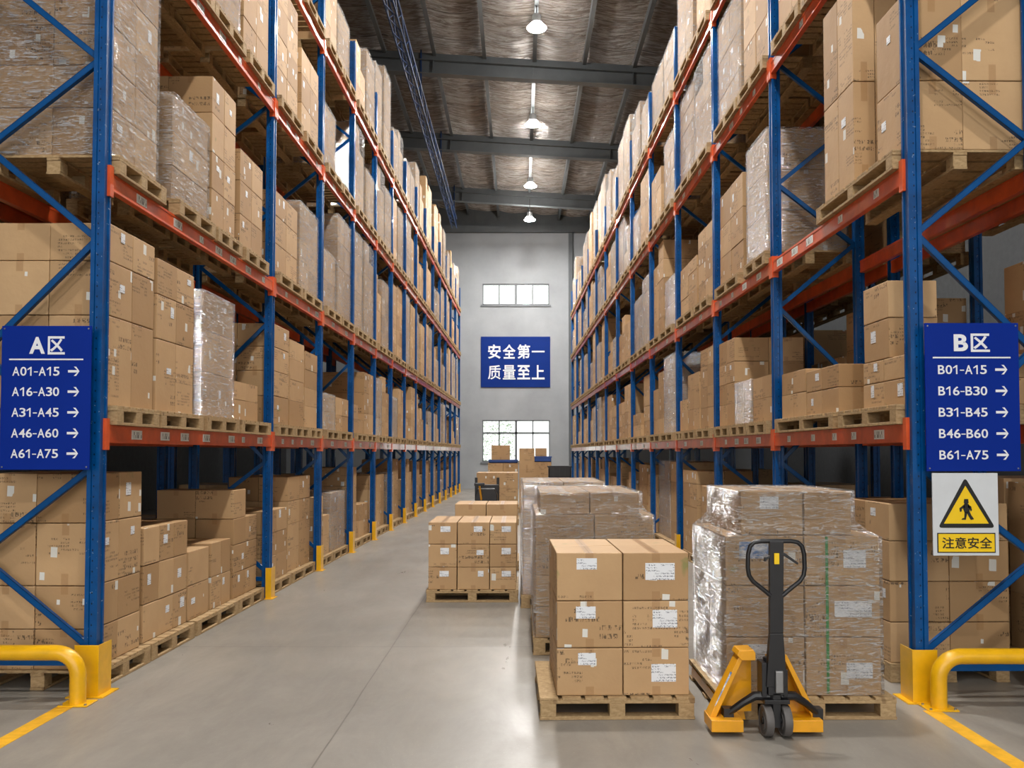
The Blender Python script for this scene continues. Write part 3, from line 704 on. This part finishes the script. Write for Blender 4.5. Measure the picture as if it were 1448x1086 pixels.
for d in CB:
    bm = new_bm(); carton_bm(bm, d, I4)
    j = .004
    for v in bm.verts:
        if v.co.z > .01: v.co += Vector((R.uniform(-j, j)*.4, R.uniform(-j, j)*.4, -R.random()*.003))
    bmesh.ops.bevel(bm, geom=list(bm.edges), offset=.006, segments=2, affect='EDGES', profile=.55)
    me = bpy.data.meshes.new('carton'); bm.to_mesh(me); bm.free(); me.materials.append(M['card']); me.materials.append(M['cardtop'])
    c = d['M'] @ Vector(((d['x0']+d['x1'])/2, (d['y0']+d['y1'])/2, d['z']))
    o = link('cardboard_carton', me, None, c, d['M'].to_euler().z)
    tone = 'brown'
    pos = ' '.join(w for w in (d['col'], d['row']) if w)
    if d.get('labels'): tone = 'white-labelled'
    lb = '%s carton in %s tier, %s%s' % (tone, d['tier'], (pos+' column, ') if pos else '', d['phrase'])
    lb = lb.replace('in top tier', 'in the top tier') if len(lb.split()) < 15 else lb
    if len(lb.split()) > 16: lb = lb.replace(' in ', ', ').replace('the ', '')
    tag(o, lb, 'box', 'cardboard cartons')
    d['o'] = o
    for (dx, dz, w, hh, mt) in d.get('labels', ()):
        yf = -(d['y1']-d['y0'])/2-.0015
        l_ = link('paper_label', MB().box(-w/2, w/2, -.001, .001, -hh/2, hh/2).mesh('paper_label', mt), o, (dx, yf, dz)); l_['label'] = 'printed white paper label' if mt == 'paper' else 'white label with a blue print'
def far_mesh(lst):
    bm = new_bm()
    for d in lst: carton_bm(bm, d, d['M'], False)
    me = bpy.data.meshes.new('cartons'); bm.to_mesh(me); bm.free(); me.materials.append(M['card']); me.materials.append(M['cardtop']); return me
o = link('cardboard_cartons', far_mesh(CR)); o['kind'] = 'stuff'; tag(o, 'all the smaller, farther cardboard cartons stacked deep in both racks', 'boxes')
# a few real paper labels on rack cartons facing the aisle
for d in CB:
    if d.get('floor') or d['M'] is I4 or R.random() < .45 or d['A'] < 500: continue
    s = 1 if d['M'].translation.x > 0 else -1
    w = (d['y1']-d['y0']); hh = d['h']; lw, lh = R.uniform(.05, .09), R.uniform(.05, .10)
    if w < .2 or hh < .15: continue
    xf = -s*((d['x1']-d['x0'])/2+.0015)
    if d['row'] == 'rear': continue
    l_ = link('paper_label', MB().box(-.001, .001, -lw/2, lw/2, -lh/2, lh/2).mesh('paper_label', 'paper'), d['o'], (xf, R.uniform(-.3, .3)*w, hh*R.uniform(.5, .78))); l_['label'] = 'small white paper label'

# ------------------------------------------------------------------ build pallets
def pallet_parts(W, L, swap):
    """swap: boards so that the openings face the aisle (x faces)"""
    a, b = (L, W) if swap else (W, L)   # a = along front face, b = depth
    def bx(mb, p0, p1, q0, q1, z0, z1):
        if swap: mb.box(q0, q1, p0, p1, z0, z1)
        else: mb.box(p0, p1, q0, q1, z0, z1)
    deck = MB(); n = 7; bw = a/(n+ (n-1)*.22); g = bw*.22
    for i in range(n): p = -a/2+i*(bw+g); bx(deck, p, p+bw, -b/2, b/2, .122, .14)
    for q in (-b/2, -.05, b/2-.1): bx(deck, -a/2, a/2, q, q+.1, .102, .122)
    blocks = []
    for p in (-a/2+.055, 0, a/2-.055):
        for q in (-b/2+.05, 0, b/2-.05): blocks.append((p, q))
    bot = [(-b/2, -b/2+.1), (-.05, .05), (b/2-.1, b/2)]
    return bx, deck, blocks, bot, a, b
pcache = {}
blk = MB().box(-.05, .05, -.05, .05, 0, .082).mesh('block', 'wood', bevel=.002)
def pallet_meshes(W, L, swap):
    k = (round(W, 2), round(L, 2), swap)
    if k in pcache: return pcache[k]
    bx, deck, blocks, bot, a, b = pallet_parts(k[0], k[1], swap)
    dk = deck.mesh('deck', 'wood', bevel=.002)
    bots = []
    for q0, q1 in bot:
        mb = MB(); bx(mb, -a/2, a/2, q0, q1, 0, .02); bots.append(mb.mesh('bottom_board', 'wood', bevel=.002))
    one = MB(); one.v = list(deck.v); one.f = list(deck.f); one.mi = list(deck.mi)
    for p, q in blocks: bx(one, p-.05, p+.05, q-.05, q+.05, .02, .102)
    for q0, q1 in bot: bx(one, -a/2, a/2, q0, q1, 0, .02)
    pcache[k] = (dk, bots, blocks, one.mesh('pallet', 'wood'), one); return pcache[k]
for i, d in enumerate(PB):
    W, L = d['x1']-d['x0'], d['y1']-d['y0']; swap = not d.get('front')
    dk, bots, blocks, one, _ = pallet_meshes(W, L, swap)
    c = d['M'] @ Vector(((d['x0']+d['x1'])/2, (d['y0']+d['y1'])/2, d['z'])); rz = d['M'].to_euler().z
    lb = 'wooden pallet, '+d['phrase'] if not d.get('floor') else 'wooden pallet under the '+d['phrase']
    if i < 40 or d.get('floor'):
        o = link('wooden_pallet', None, None, c, rz)
        link('deck', dk, o)
        for m in bots: link('bottom_board', m, o)
        for p, q in blocks:
            if d.get('bp'): p = d['bp'][(p > .1)-(p < -.1)]
            link('block', blk, o, (q, p, .02) if swap else (p, q, .02))
    else: o = link('wooden_pallet', one, None, c, rz)
    tag(o, lb, 'pallet', 'wooden pallets')
mb = MB()
for d in PR:
    W, L = d['x1']-d['x0'], d['y1']-d['y0']
    _, _, _, _, one = pallet_meshes(W, L, not d.get('front'))
    Mx = d['M'] @ Matrix.Translation(((d['x0']+d['x1'])/2, (d['y0']+d['y1'])/2, d['z'])); b = len(mb.v)
    mb.v += [Mx @ Vector(p) for p in one.v]; mb.f += [[b+i for i in f] for f in one.f]; mb.mi += one.mi
o = link('wooden_pallets', mb.mesh('pallets', 'wood')); o['kind'] = 'stuff'; tag(o, 'remaining far and hidden wooden pallets in and behind both racks', 'pallets')

# ------------------------------------------------------------------ stretch film
def film_obj(rings, n, amp, cap=True, seed=0):
    """rings: list of (z, x0, x1, y0, y1)"""
    mb = MB(); m = 4*n
    for r, (z, x0, x1, y0, y1) in enumerate(rings):
        for k in range(m):
            sd_, t = divmod(k, n); t = t/n
            x, y = [(x0+(x1-x0)*t, y0), (x1, y0+(y1-y0)*t), (x1+(x0-x1)*t, y1), (x0, y1+(y0-y1)*t)][sd_]
            nn = [(0,-1),(1,0),(0,1),(-1,0)][sd_]
            corner = (t == 0)
            e = 0 if corner else amp*(1+1.0*mnoise.noise(Vector((x*5+seed, y*5, z*6))))*.5
            mb.v.append((x+nn[0]*e, y+nn[1]*e, z+(amp*.6*mnoise.noise(Vector((x*4, y*4+seed, z*3))) if 0 < r < len(rings)-1 else 0)))
    for r in range(len(rings)-1):
        for k in range(m):
            l = (k+1) % m; mb.f.append([r*m+k, r*m+l, (r+1)*m+l, (r+1)*m+k]); mb.mi.append(0)
    if cap:
        z, x0, x1, y0, y1 = rings[-1]; b = len(mb.v); base = (len(rings)-1)*m
        cx, cy = (x0+x1)/2, (y0+y1)/2
        for k in range(m):
            p = Vector(mb.v[base+k]); mb.v.append((cx+(p.x-cx)*.5, cy+(p.y-cy)*.5, z+.004+abs(amp*.5*mnoise.noise(Vector((p.x*6, p.y*6, seed))))))
        mb.v.append((cx, cy, z+.006)); e = len(mb.v)-1
        for k in range(m):
            l = (k+1) % m; mb.f.append([base+k, base+l, b+l, b+k]); mb.f.append([b+k, b+l, e]); mb.mi += [0, 0]
    return mb.mesh('film', 'film', smooth=True)
nfilm = 0
for i, fd in enumerate(FILM):
    if fd.get('floor'):
        g = .010; cx, cy = (fd['x0']+fd['x1'])/2, (fd['fy0']+fd['fy1'])/2; hx, hy = (fd['x1']-fd['x0'])/2+g, (fd['fy1']-fd['fy0'])/2+g
        rings = []; (za, _), (zb, _) = fd['rings']
        for k in range(19): t = k/18; rings.append((za+(zb-za)*t, -hx, hx, -hy, hy))
        if fd['rings2']:
            (zc, ins), (zd, _) = fd['rings2']
            insr = .10 if ins < .06 else .165
            for k in range(3): t = k/2; rings.append((zc+(zb+.07+.03*0-zc)*t*0+.06*t, -hx+ins*(.6+.4*t), hx-insr*(.55+.45*t), -hy+.02*t, hy-.05*t))
            for k in range(1, 5): t = k/4; rings.append((zc+.06+(zd-zc-.06)*t, -hx+ins, hx-insr, -hy+.02, hy-.05))
        o = link('stretch_wrap', film_obj(rings, 16, .018, True, i), None, (cx, cy, 0))
        tag(o, 'clear shiny plastic film over the '+fd['phrase'], 'stretch wrap', 'stretch wraps')
    else:
        Mx = fd['M']; s = fd['s']; x0, x1 = sorted((s*(fd['u0']-.012), s*(fd['u1']+.012))); y0, y1 = fd['y0']-.010, fd['y1']+.010
        c = Mx @ Vector(((x0+x1)/2, (y0+y1)/2, fd['z'])); H = fd['top']-fd['z']; near = c.y < 13
        hx, hy = (x1-x0)/2, (y1-y0)/2; nr = 12 if near else 5
        rings = [(.005+(H+.004)*k/nr, -hx, hx, -hy, hy) for k in range(nr+1)]
        o = link('stretch_wrap', film_obj(rings, 10 if near else 4, .012, True, i), None, c, Mx.to_euler().z)
        tag(o, 'clear plastic film around the %s' % fd['phrase'], 'stretch wrap', 'stretch wraps')
# green strap on the wrapped load
st = MB(); st.box(-.009, .009, -.001, .001, -.50, .50)
o = link('strapping_band', st.mesh('strap', 'strap'), None, (1.975, 5.488, .66)); tag(o, 'thin green vertical strap down the wrapped load behind the pallet jack', 'strap')

# ------------------------------------------------------------------ text and signs
def text_mesh(body, x0, x1, z0, z1, mat, bold=.0, ext=.0015, keep=False):
    cu = bpy.data.curves.new('t', 'FONT'); cu.body = body; cu.size = 1; cu.offset = bold; cu.extrude = .01; cu.resolution_u = 6
    ob = bpy.data.objects.new('t', cu); C.objects.link(ob); bpy.context.view_layer.update()
    me = bpy.data.meshes.new_from_object(ob.evaluated_get(bpy.context.evaluated_depsgraph_get()))
    bpy.data.objects.remove(ob); bpy.data.curves.remove(cu)
    xs = [v.co.x for v in me.vertices]; ys = [v.co.y for v in me.vertices]
    ax, bx_, ay, by_ = min(xs), max(xs), min(ys), max(ys)
    for v in me.vertices:
        x = x0+(v.co.x-ax)/(bx_-ax)*(x1-x0); z = z0+(v.co.y-ay)/(by_-ay)*(z1-z0); y = -ext if v.co.z > 0 else 0
        v.co = (x, y, z)
    me.materials.clear(); me.materials.append(M[mat]); return me
def code_mesh(body, x0, x1, z0, z1, mat):
    wd = {'A': .72, 'B': .66, '-': .44, '1': .60}; tot = sum(wd.get(c, .64) for c in body); k = (x1-x0)/(tot-.08); x = x0; out = bpy.data.meshes.new('code'); bm = bmesh.new(); H_ = z1-z0
    for c in body:
        w_ = wd.get(c, .64)*k; g = .08*k; a, b = x, x+w_-g
        if c == '-': me = MB().box(a, b, -.0015, 0, z0+.38*H_, z0+.49*H_).mesh('g', mat)
        elif c == '1':
            m = a+(b-a)*.50; t_ = H_*.15
            me = MB().prism([(m, z0), (m+t_, z0), (m+t_, z1), (m+t_*.15, z1), (a+.02*w_, z1-.24*H_), (a+.02*w_, z1-.38*H_), (m, z1-.21*H_)], -.0015, 0).mesh('g', mat)
        else: me = text_mesh(c, a, b, z0, z1, mat, .012)
        bm.from_mesh(me); x += w_
    bm.to_mesh(out); bm.free(); out.materials.append(M[mat]); return out
def arrow(x0, x1, zc, hgt):
    hd = hgt/2; t = hgt*.13; L = x1-x0
    k = .42*hgt
    poly = [(x0, zc-t), (x1-k*.55, zc-t), (x1-k*.55-hd+t, zc-hd), (x1-k*.55-hd+t*2.9, zc-hd), (x1, zc), (x1-k*.55-hd+t*2.9, zc+hd), (x1-k*.55-hd+t, zc+hd), (x1-k*.55, zc+t), (x0, zc+t)]
    return MB().prism(poly, -.0015, 0).mesh('arrow', 'white')
def zone_sign(letter, rows, X0, X1, Z0, Z1, y, px0, px1, py0, py1, title, line, tx, ax, rys, label):
    o = link('zone_sign', None, None, ((X0+X1)/2, y, Z0)); tag(o, label, 'sign', 'zone signs')
    W, H = X1-X0, Z1-Z0
    fx = lambda p: (p-px0)/(px1-px0)*W-W/2
    fz = lambda p: (py1-p)/(py1-py0)*H
    link('board', MB().box(-W/2, W/2, 0, .012, 0, H).mesh('board', 'signblue', bevel=.002), o)
    a, b, c_, d_, z0, z1 = title
    link('lettering', text_mesh(letter, fx(a), fx(b), fz(z1), fz(z0), 'white', .035), o, (0, -.0005, 0))
    link('lettering', text_mesh('区', fx(c_), fx(d_), fz(z1+1), fz(z0-1), 'white', .02), o, (0, -.0005, 0))
    link('rule', MB().box(fx(line[0]), fx(line[1]), -.0015, -.0002, fz(line[2])-.005, fz(line[2])+.005).mesh('rule', 'white'), o)
    for r, ry in zip(rows, rys):
        link('lettering', code_mesh(r, fx(tx[0]), fx(tx[1]), fz(ry+6.3), fz(ry-6.3), 'white'), o, (0, -.0005, 0))
        link('arrow', arrow(fx(ax[0]), fx(ax[1]), fz(ry), .065), o, (0, -.0002, 0))
    bolt = MB().lathe([(.006, 0), (.005, .004)], 10).mesh('bolt', 'steel')
    for (x, z) in ((-W/2+.02, .02), (W/2-.02, .02), (-W/2+.02, H-.02), (W/2-.02, H-.02)):
        q = link('bolt', bolt, o, (x, -.0, z)); q.rotation_euler = (PI/2, 0, 0)
zone_sign('A', ['A01-A15','A16-A30','A31-A45','A46-A60','A61-A75'], -3.628, -3.0, 1.580, 2.588, 5.92, 1, 127, 459, 664, (40,62,66,90,475,499), (12,116,507), (17,83), (95,111), (524,553,582.5,612,641), 'blue sign with A zone numbers and arrows on the left rack post')
zone_sign('B', ['B01-A15','B16-B30','B31-B45','B46-B60','B61-A75'], 2.764, 3.405, 1.573, 2.585, 5.77, 1307, 1440, 457, 666, (1348,1368,1372,1399,473,497), (1318,1428,506), (1325,1394), (1406,1423), (523,553,583,613,643), 'blue sign with B zone numbers and arrows on the right rack post')
# warning sign
o = link('warning_sign', None, None, (3.022, 5.77, 1.003)); tag(o, 'white warning sign with yellow triangle and walking figure below the B sign', 'sign')
W, H = .446, .558
link('board', MB().box(-W/2, W/2, 0, .01, 0, H).mesh('board', 'panel', bevel=.002), o)
def P(x, y): return ((x-1360.5)/91*W, (785-y)/116*H)
def rtri(A, r, n=5):
    out = []
    for i in range(3):
        p, a, b = Vector(A[i]), Vector(A[i-1]), Vector(A[(i+1) % 3]); d1 = (a-p).normalized(); d2 = (b-p).normalized()
        q1, q2 = p+d1*r, p+d2*r
        for k in range(n+1):
            t = k/n; out.append(tuple((1-t)**2*q1+2*t*(1-t)*p+t*t*q2))
    return out
link('triangle_border', MB().prism(rtri([P(1360.5, 675), P(1401, 746), P(1322, 746)], .03), -.0015, 0).mesh('t', 'ink'), o, (0, -.0002, 0))
link('triangle_field', MB().prism([P(1360.5, 687), P(1392, 740), P(1330, 740)], -.0015, 0).mesh('t', 'warnyel'), o, (0, -.0020, 0))
fig = MB()
def Q(l): return [P(1315+x*91/284, 669+(y-678)*116/360) for x, y in l]    # from the 459-wide crop, 47..329 x 678..1038
def fg(l): fig.prism([P(1300+x/3.10, 450+y/3.10) for x, y in l], -.0015, 0)
fg([(181,792),(198,792),(200,808),(194,816),(184,816),(179,808)])
fg([(180,814),(200,814),(206,830),(202,850),(182,852),(176,836)])
fg([(180,816),(160,832),(162,848),(170,846),(170,836),(184,828)])
fg([(198,816),(210,824),(214,840),(208,846),(203,832),(196,828)])
fg([(182,848),(194,850),(186,882),(168,882),(172,876),(180,874)])
fg([(190,848),(203,846),(210,862),(222,880),(208,883),(198,866)])
link('walking_figure', fig.mesh('figure', 'ink'), o, (0, -.0038, 0))
a, b = P(1320.5, 753), P(1401, 781); link('caption_plate', MB().box(a[0], b[0], -.0015, 0, b[1], a[1]).mesh('c', 'ink'), o, (0, -.0002, 0))
a, b = P(1322, 754.5), P(1399.5, 779.5); link('caption_field', MB().box(a[0], b[0], -.0015, 0, b[1], a[1]).mesh('c', 'warnyel'), o, (0, -.0020, 0))
a, b = P(1327, 759), P(1396, 775); link('lettering', text_mesh('注意安全', a[0], b[0], b[1], a[1], 'ink', .012), o, (0, -.0038, 0))
# wall sign
o = link('wall_sign', None, None, (-.20, WY-.05, 4.78)); tag(o, 'large blue sign with white slogan characters on the back wall', 'sign')
W, H = 3.27, 2.40
link('board', MB().box(-W/2, W/2, 0, .04, 0, H).mesh('board', 'wallblue', bevel=.004), o)
for body, ya, yb in (('安全第一', 487, 507), ('质量至上', 516, 536)):
    fx = lambda p: (p-729)/98*W
    for ch, xc in zip(body, (699, 720, 740.5, 761)):
        if ch == '一': me = MB().box(fx(xc-9), fx(xc+9), -.012, 0, (547-(ya+yb)/2)/71*H-.035, (547-(ya+yb)/2)/71*H+.035).mesh('t', 'white')
        else: me = text_mesh(ch, fx(xc-9), fx(xc+9), (547-yb)/71*H, (547-ya)/71*H, 'white', .010 if ch in '质量' else .020, ext=.012)
        link('lettering', me, o, (0, -.002, 0))

# ------------------------------------------------------------------ guard rails at the rack ends
def guard(name, s, xp, yp, label):
    o = link('guard_rail', None, None, (xp, yp, 0)); tag(o, label, 'guard rail', 'yellow guard rails')
    r = .052; z = .345; pts = [(0, 0, .01), (0, 0, z-.16)]
    for k in range(1, 9): a = k/8*PI/2; pts.append((s*.15*(1-math.cos(a)), 0, z-.15+.15*math.sin(a)))
    pts.append((s*1.25, 0, z))
    for k in range(1, 9): a = k/8*PI/2; pts.append((s*(1.25+.15*math.sin(a)), 0, z-.15+.15*math.cos(a)))
    pts.append((s*1.40, 0, .01))
    link('rail_tube', smooth(MB().tube(pts, r, 18).mesh('tube', 'yellow')), o)
    for x in (0, s*1.40): link('base_plate', MB().box(x-.1, x+.1, -.075, .08, 0, .010).mesh('plate', 'yellow', bevel=.002), o)
    bolt = MB().lathe([(.009, .01), (.009, .018)], 8).mesh('bolt', 'steel')
    for x, y in ((-.08, -.055), (.08, -.055), (-.08, .06)): link('bolt', bolt, o, (x, y, 0))
guard('left', -1, -2.99, 5.80, 'yellow tube guard rail in front of the left rack end')
guard('right', 1, 2.785, 5.70, 'yellow tube guard rail in front of the right rack end')
def endguard(s, x, y, label):
    mb = MB(); mb.box(-.085 if s > 0 else .079, -.079 if s > 0 else .085, -.08, .10, 0, .36); mb.box(-.085, .085, -.086, -.08, 0, .36); 
    mb.box(-.13, .13, -.11, .13, 0, .008)
    o = link('post_guard', mb.mesh('protector', 'yellow'), None, (x, y, 0)); tag(o, label, 'post guard', None)
endguard(-1, SIDE['left']['x']+.0125*6-.045, 6.04, 'tall yellow plate guard around the foot of the front left rack post')
endguard(1, SIDE['right']['x']-.0133*5.85+.045, 5.90, 'tall yellow plate guard around the foot of the front right rack post')
for x, y0, y1, lb in ((-3.04, 1.5, 5.73, 'yellow painted line on the floor leading to the left guard rail'), (2.71, 1.5, 5.655, 'yellow painted line on the floor leading to the right guard rail')):
    tag(link('floor_marking', MB().box(x-.055, x+.055, y0, y1, 0, .002).mesh('line', 'floorline')), lb, 'floor marking', 'yellow floor lines')

# ------------------------------------------------------------------ hand pallet jack
J = link('pallet_jack', None, None, (1.535, 5.22, 0)); tag(J, 'yellow hand pallet jack with black handle in front of the wrapped load', 'pallet jack')
for x in (-.052, .052):
    w = link('steer_wheel', smooth(MB().lathe([(.02,-.022),(.05,-.026),(.055,-.02),(.076,-.02),(.082,-.026),(.092,-.022),(.095,0),(.092,.022),(.082,.026),(.076,.02),(.055,.02),(.05,.026),(.02,.022)], 32, 'x').mesh('wheel', 'rubber'), 30), J, (x*1.05, -.07, .095))
    link('hub', smooth(MB().lathe([(.022,-.03),(.022,.03)], 16, 'x').mesh('hub', 'black')), w)
mb = MB(); mb.tube([(-.085, -.07, .095), (.085, -.07, .095)], .012); mb.box(-.022, .022, -.10, -.03, .06, .26); mb.lathe([(.04,.16),(.045,.2),(.045,.30),(.035,.34)], 20, c=(0,-.05,0))
link('wheel_fork', mb.mesh('fork', 'black'), J)
mb = MB(); mb.box(-.075, .075, -.11, .0, .20, .225, ); mb.lathe([(.036,.225),(.036,.40),(.028,.41),(.028,.46)], 20, c=(-.03,-.02,0)); mb.box(-.085, -.055, -.09, .02, .24, .44); mb.box(.045, .07, -.09, .02, .24, .40); mb.box(-.05, .05, -.10, -.05, .25, .32)
link('pump', mb.mesh('pump', 'black', bevel=.003), J)
link('release_valve', MB().box(-.012, .034, -.125, -.10, .27, .40).mesh('valve', 'steel', bevel=.006), J)
# swing arms
mb = MB()
for s in (-1, 1):
    mb.tube([(s*.03, -.05, .235), (s*.12, -.05, .235), (s*.19, -.04, .19), (s*.27, -.01, .12)], .02, 10, rs=[.03,.027,.022,.02]); mb.box(s*.27-.03, s*.27+.03, -.03, .04, .06, .15)
link('swing_arm', smooth(mb.mesh('arm', 'black')), J)
# shaft: tapered box leaning very slightly back
def taper(z0, z1, w0, w1, d0, d1, y0, y1):
    m = MB(); m.v = [Vector(p) for p in ((-w0,y0-d0,z0),(w0,y0-d0,z0),(w0,y0+d0,z0),(-w0,y0+d0,z0),(-w1,y1-d1,z1),(w1,y1-d1,z1),(w1,y1+d1,z1),(-w1,y1+d1,z1))]
    m.f = [[0,3,2,1],[4,5,6,7],[0,1,5,4],[1,2,6,5],[2,3,7,6],[3,0,4,7]]; m.mi = [0]*6; return m
yb, yt = -.075, -.115
shaft = taper(.62, 1.17, .040, .042, .020, .017, -.092, yt); s2 = taper(.30, .62, .062, .040, .03, .020, yb, -.092)
b = len(shaft.v); shaft.v += s2.v; shaft.f += [[b+i for i in f] for f in s2.f]; shaft.mi += s2.mi
link('handle_shaft', shaft.mesh('shaft', 'black', bevel=.004), J)
hp = [(-.035, .845), (-.07, .875), (-.14, .93), (-.163, .965), (-.170, 1.01), (-.168, 1.09), (-.155, 1.14), (-.13, 1.163), (-.09, 1.17), (0, 1.17), (.09, 1.17), (.13, 1.163), (.155, 1.14), (.168, 1.09), (.170, 1.01), (.163, .965), (.14, .93), (.07, .875), (.035, .845)]
hl = link('handle_loop', smooth(MB().tube([(x, -.113, z) for x, z in hp], .0135, 12).mesh('loop', 'black')), J)
lv = link('control_lever', MB().prism([(.03, 1.085), (.05, 1.08), (.125, 1.03), (.130, 1.042), (.05, 1.10), (.03, 1.105)], -.13, -.105).mesh('lever', 'black', bevel=.003), J)
link('lever_guard', MB().prism([(-.03, 1.09), (-.07, 1.075), (-.075, 1.05), (-.062, 1.05), (-.055, 1.065), (-.03, 1.07)], -.125, -.105).mesh('lever', 'black', bevel=.002), J)
link('yellow_tag', MB().box(-.018, .012, -.137, -.1335, 1.035, 1.10).mesh('tag', 'warnyel', bevel=.001), J)
# yellow body: sloped plates, webs, cross panel, feet
mb = MB(); th = .012
for s in (-1, 1):
    A = [(s*.33, .09), (s*.375, .09), (s*.16, .47), (s*.07, .47), (s*.07, .455), (s*.145, .44)]
    mb.prism(A, -.02, .10)                                       # sloped strip, folded sheet
    mb.prism([(s*.36, .085), (s*.15, .45), (s*.05, .45), (s*.05, .10)], .095, .105)   # web behind
    mb.box(min(s*.16, s*.375), max(s*.16, s*.375), -.09, .12, .03, .10)             # foot
BX = link('body', mb.mesh('body', 'yellow2', bevel=.003), J, (-.055, 0, 0)); BX.scale.x = .89
link('top_cover', MB().prism([(-.17, .47), (-.155, .50), (-.06, .505), (-.045, .485), (-.045, .44), (-.14, .44)], -.03, .11).mesh('cover', 'yellow2', bevel=.004), J, (-.065, 0, 0)).scale.x = .89
link('decal', MB().prism([(-.335, .165), (-.325, .172), (-.215, .366), (-.225, .372)], -.024, -.0205).mesh('decal', 'paperblue'), J, (-.057, 0, 0)).scale.x = .89
for s in (-1, 1):
    link('fork', MB().prism([(s*.13, .04), (s*.14, .098), (s*.245, .098), (s*.25, .04)], .12, 1.2).mesh('fork', 'yellow2', bevel=.003), J)
    link('load_roller', MB().lathe([(.036,-.04),(.038,0),(.036,.04)], 18, 'x').mesh('roller', 'rubber'), J, (s*.19, 1.02, .04))

# ------------------------------------------------------------------ far things in the aisle
T = link('pallet_truck', None, None, (-.72, 18.3, 0)); tag(T, 'black powered pallet truck with yellow part in front of far brown boxes', 'pallet truck')
link('motor_cover', MB().prism([(-.24, .12), (.24, .12), (.24, .80), (.18, .93), (-.18, .93), (-.24, .80)], -.15, .22).mesh('c', 'black', bevel=.02), T)
link('battery_box', MB().box(-.26, .26, .22, .42, .12, 1.0).mesh('b', 'black', bevel=.01), T)
link('tiller', MB().tube([(-.1, -.16, .7), (-.13, -.32, .98), (-.13, -.34, 1.04)], .022).mesh('t', 'yellow2'), T)
link('tiller_head', MB().box(-.24, -.02, -.40, -.30, 1.0, 1.06).mesh('t', 'black', bevel=.01), T)
for s in (-1, 1):
    link('fork', MB().box(s*.19-.07, s*.19+.07, .42, 1.55, .05, .10).mesh('f', 'black'), T); link('wheel', smooth(MB().lathe([(.07,-.03),(.08,0),(.07,.03)], 20, 'x').mesh('w', 'rubber')), T, (s*.17, 0, .08))
link('mast', MB().box(-.27, -.21, .42, .48, .1, 1.15).box(.21, .27, .42, .48, .1, 1.15).mesh('m', 'black'), T)
def crate(x, y, z, w, d, hh, mat, label, name='plastic_crate'):
    mb = MB(); t = .02
    mb.box(-w/2, w/2, -d/2, d/2, 0, t); mb.box(-w/2, w/2, -d/2, -d/2+t, 0, hh); mb.box(-w/2, w/2, d/2-t, d/2, 0, hh); mb.box(-w/2, -w/2+t, -d/2, d/2, 0, hh); mb.box(w/2-t, w/2, -d/2, d/2, 0, hh)
    mb.box(-w/2-.02, w/2+.02, -d/2-.02, -d/2, hh-.04, hh); mb.box(-w/2-.02, w/2+.02, d/2, d/2+.02, hh-.04, hh)
    for k in range(1, 4): mb.box(-w/2+w*k/4-.01, -w/2+w*k/4+.01, -d/2-.012, -d/2, .01, hh-.04)
    o = link(name, mb.mesh('crate', mat), None, (x, y, z)); tag(o, label, 'crate', 'crates'); return o
crate(-.50, 26.1, 1.386, .86, .9, .095, 'plastic_blue', 'shallow blue crate under the lone far left box')
crate(.73, 27.4, 1.406, .54, .9, .175, 'plastic_blue', 'blue crate under the small far right box')
crate(1.05, 22.5, 1.046, .58, .6, .30, 'black', 'black open crate on the low far right stack')

# ------------------------------------------------------------------ blue lattice bridge under the roof, above the left rack
mb = MB(); y0, y1 = 11.0, 36.0; zt, zb = 11.7, 11.3; xx = -2.80
for dx in (-.10, .10):
    mb.tube([(dx, y0, zt), (dx, y1, zt)], .024, 8); mb.tube([(dx, y0, zb), (dx, y1, zb)], .022, 8)
y = y0; up = True
while y < y1-.5:
    for dx in (-.10, .10):
        mb.tube([(dx, y, zb if up else zt), (dx, y+.62, zt if up else zb)], .015, 6)
    mb.tube([(-.10, y, zb), (.10, y+.62, zb)], .014, 6); up = not up; y += .62
M['navy'] = simple('dull_blue_paint', (8,48,96), .5)
o = link('lattice_girder', mb.mesh('lattice', 'navy'), None, (xx, 0, 0)); tag(o, 'blue steel lattice girder under the roof above the left rack', 'girder')
for y in [11.5+6.1*k for k in range(5)]:
    link('hanger', MB().box(-.02, .02, -.02, .02, zt, roofz(xx)-.1).mesh('h', 'navy'), o, (0, y, 0))

# ------------------------------------------------------------------ world and output look
w = bpy.data.worlds.new('sky'); scene.world = w; w.use_nodes = True
bg = w.node_tree.nodes['Background']; bg.inputs[0].default_value = (1, .985, .96, 1); bg.inputs[1].default_value = 1.9
scene.view_settings.view_transform = 'Standard'; scene.view_settings.look = 'None'; scene.view_settings.gamma = 1; scene.view_settings.use_curve_mapping = False
scene.view_settings.exposure = 0.36
cy = scene.cycles
cy.transparent_max_bounces = 20; cy.max_bounces = 7; cy.diffuse_bounces = 2; cy.glossy_bounces = 3; cy.caustics_reflective = False; cy.sample_clamp_indirect = 6
print('cartons', len(CB), len(CR), 'pallets', len(PB), len(PR), 'films', len(FILM), 'min areas', CB[-1]['A'], PB[-1]['A'])
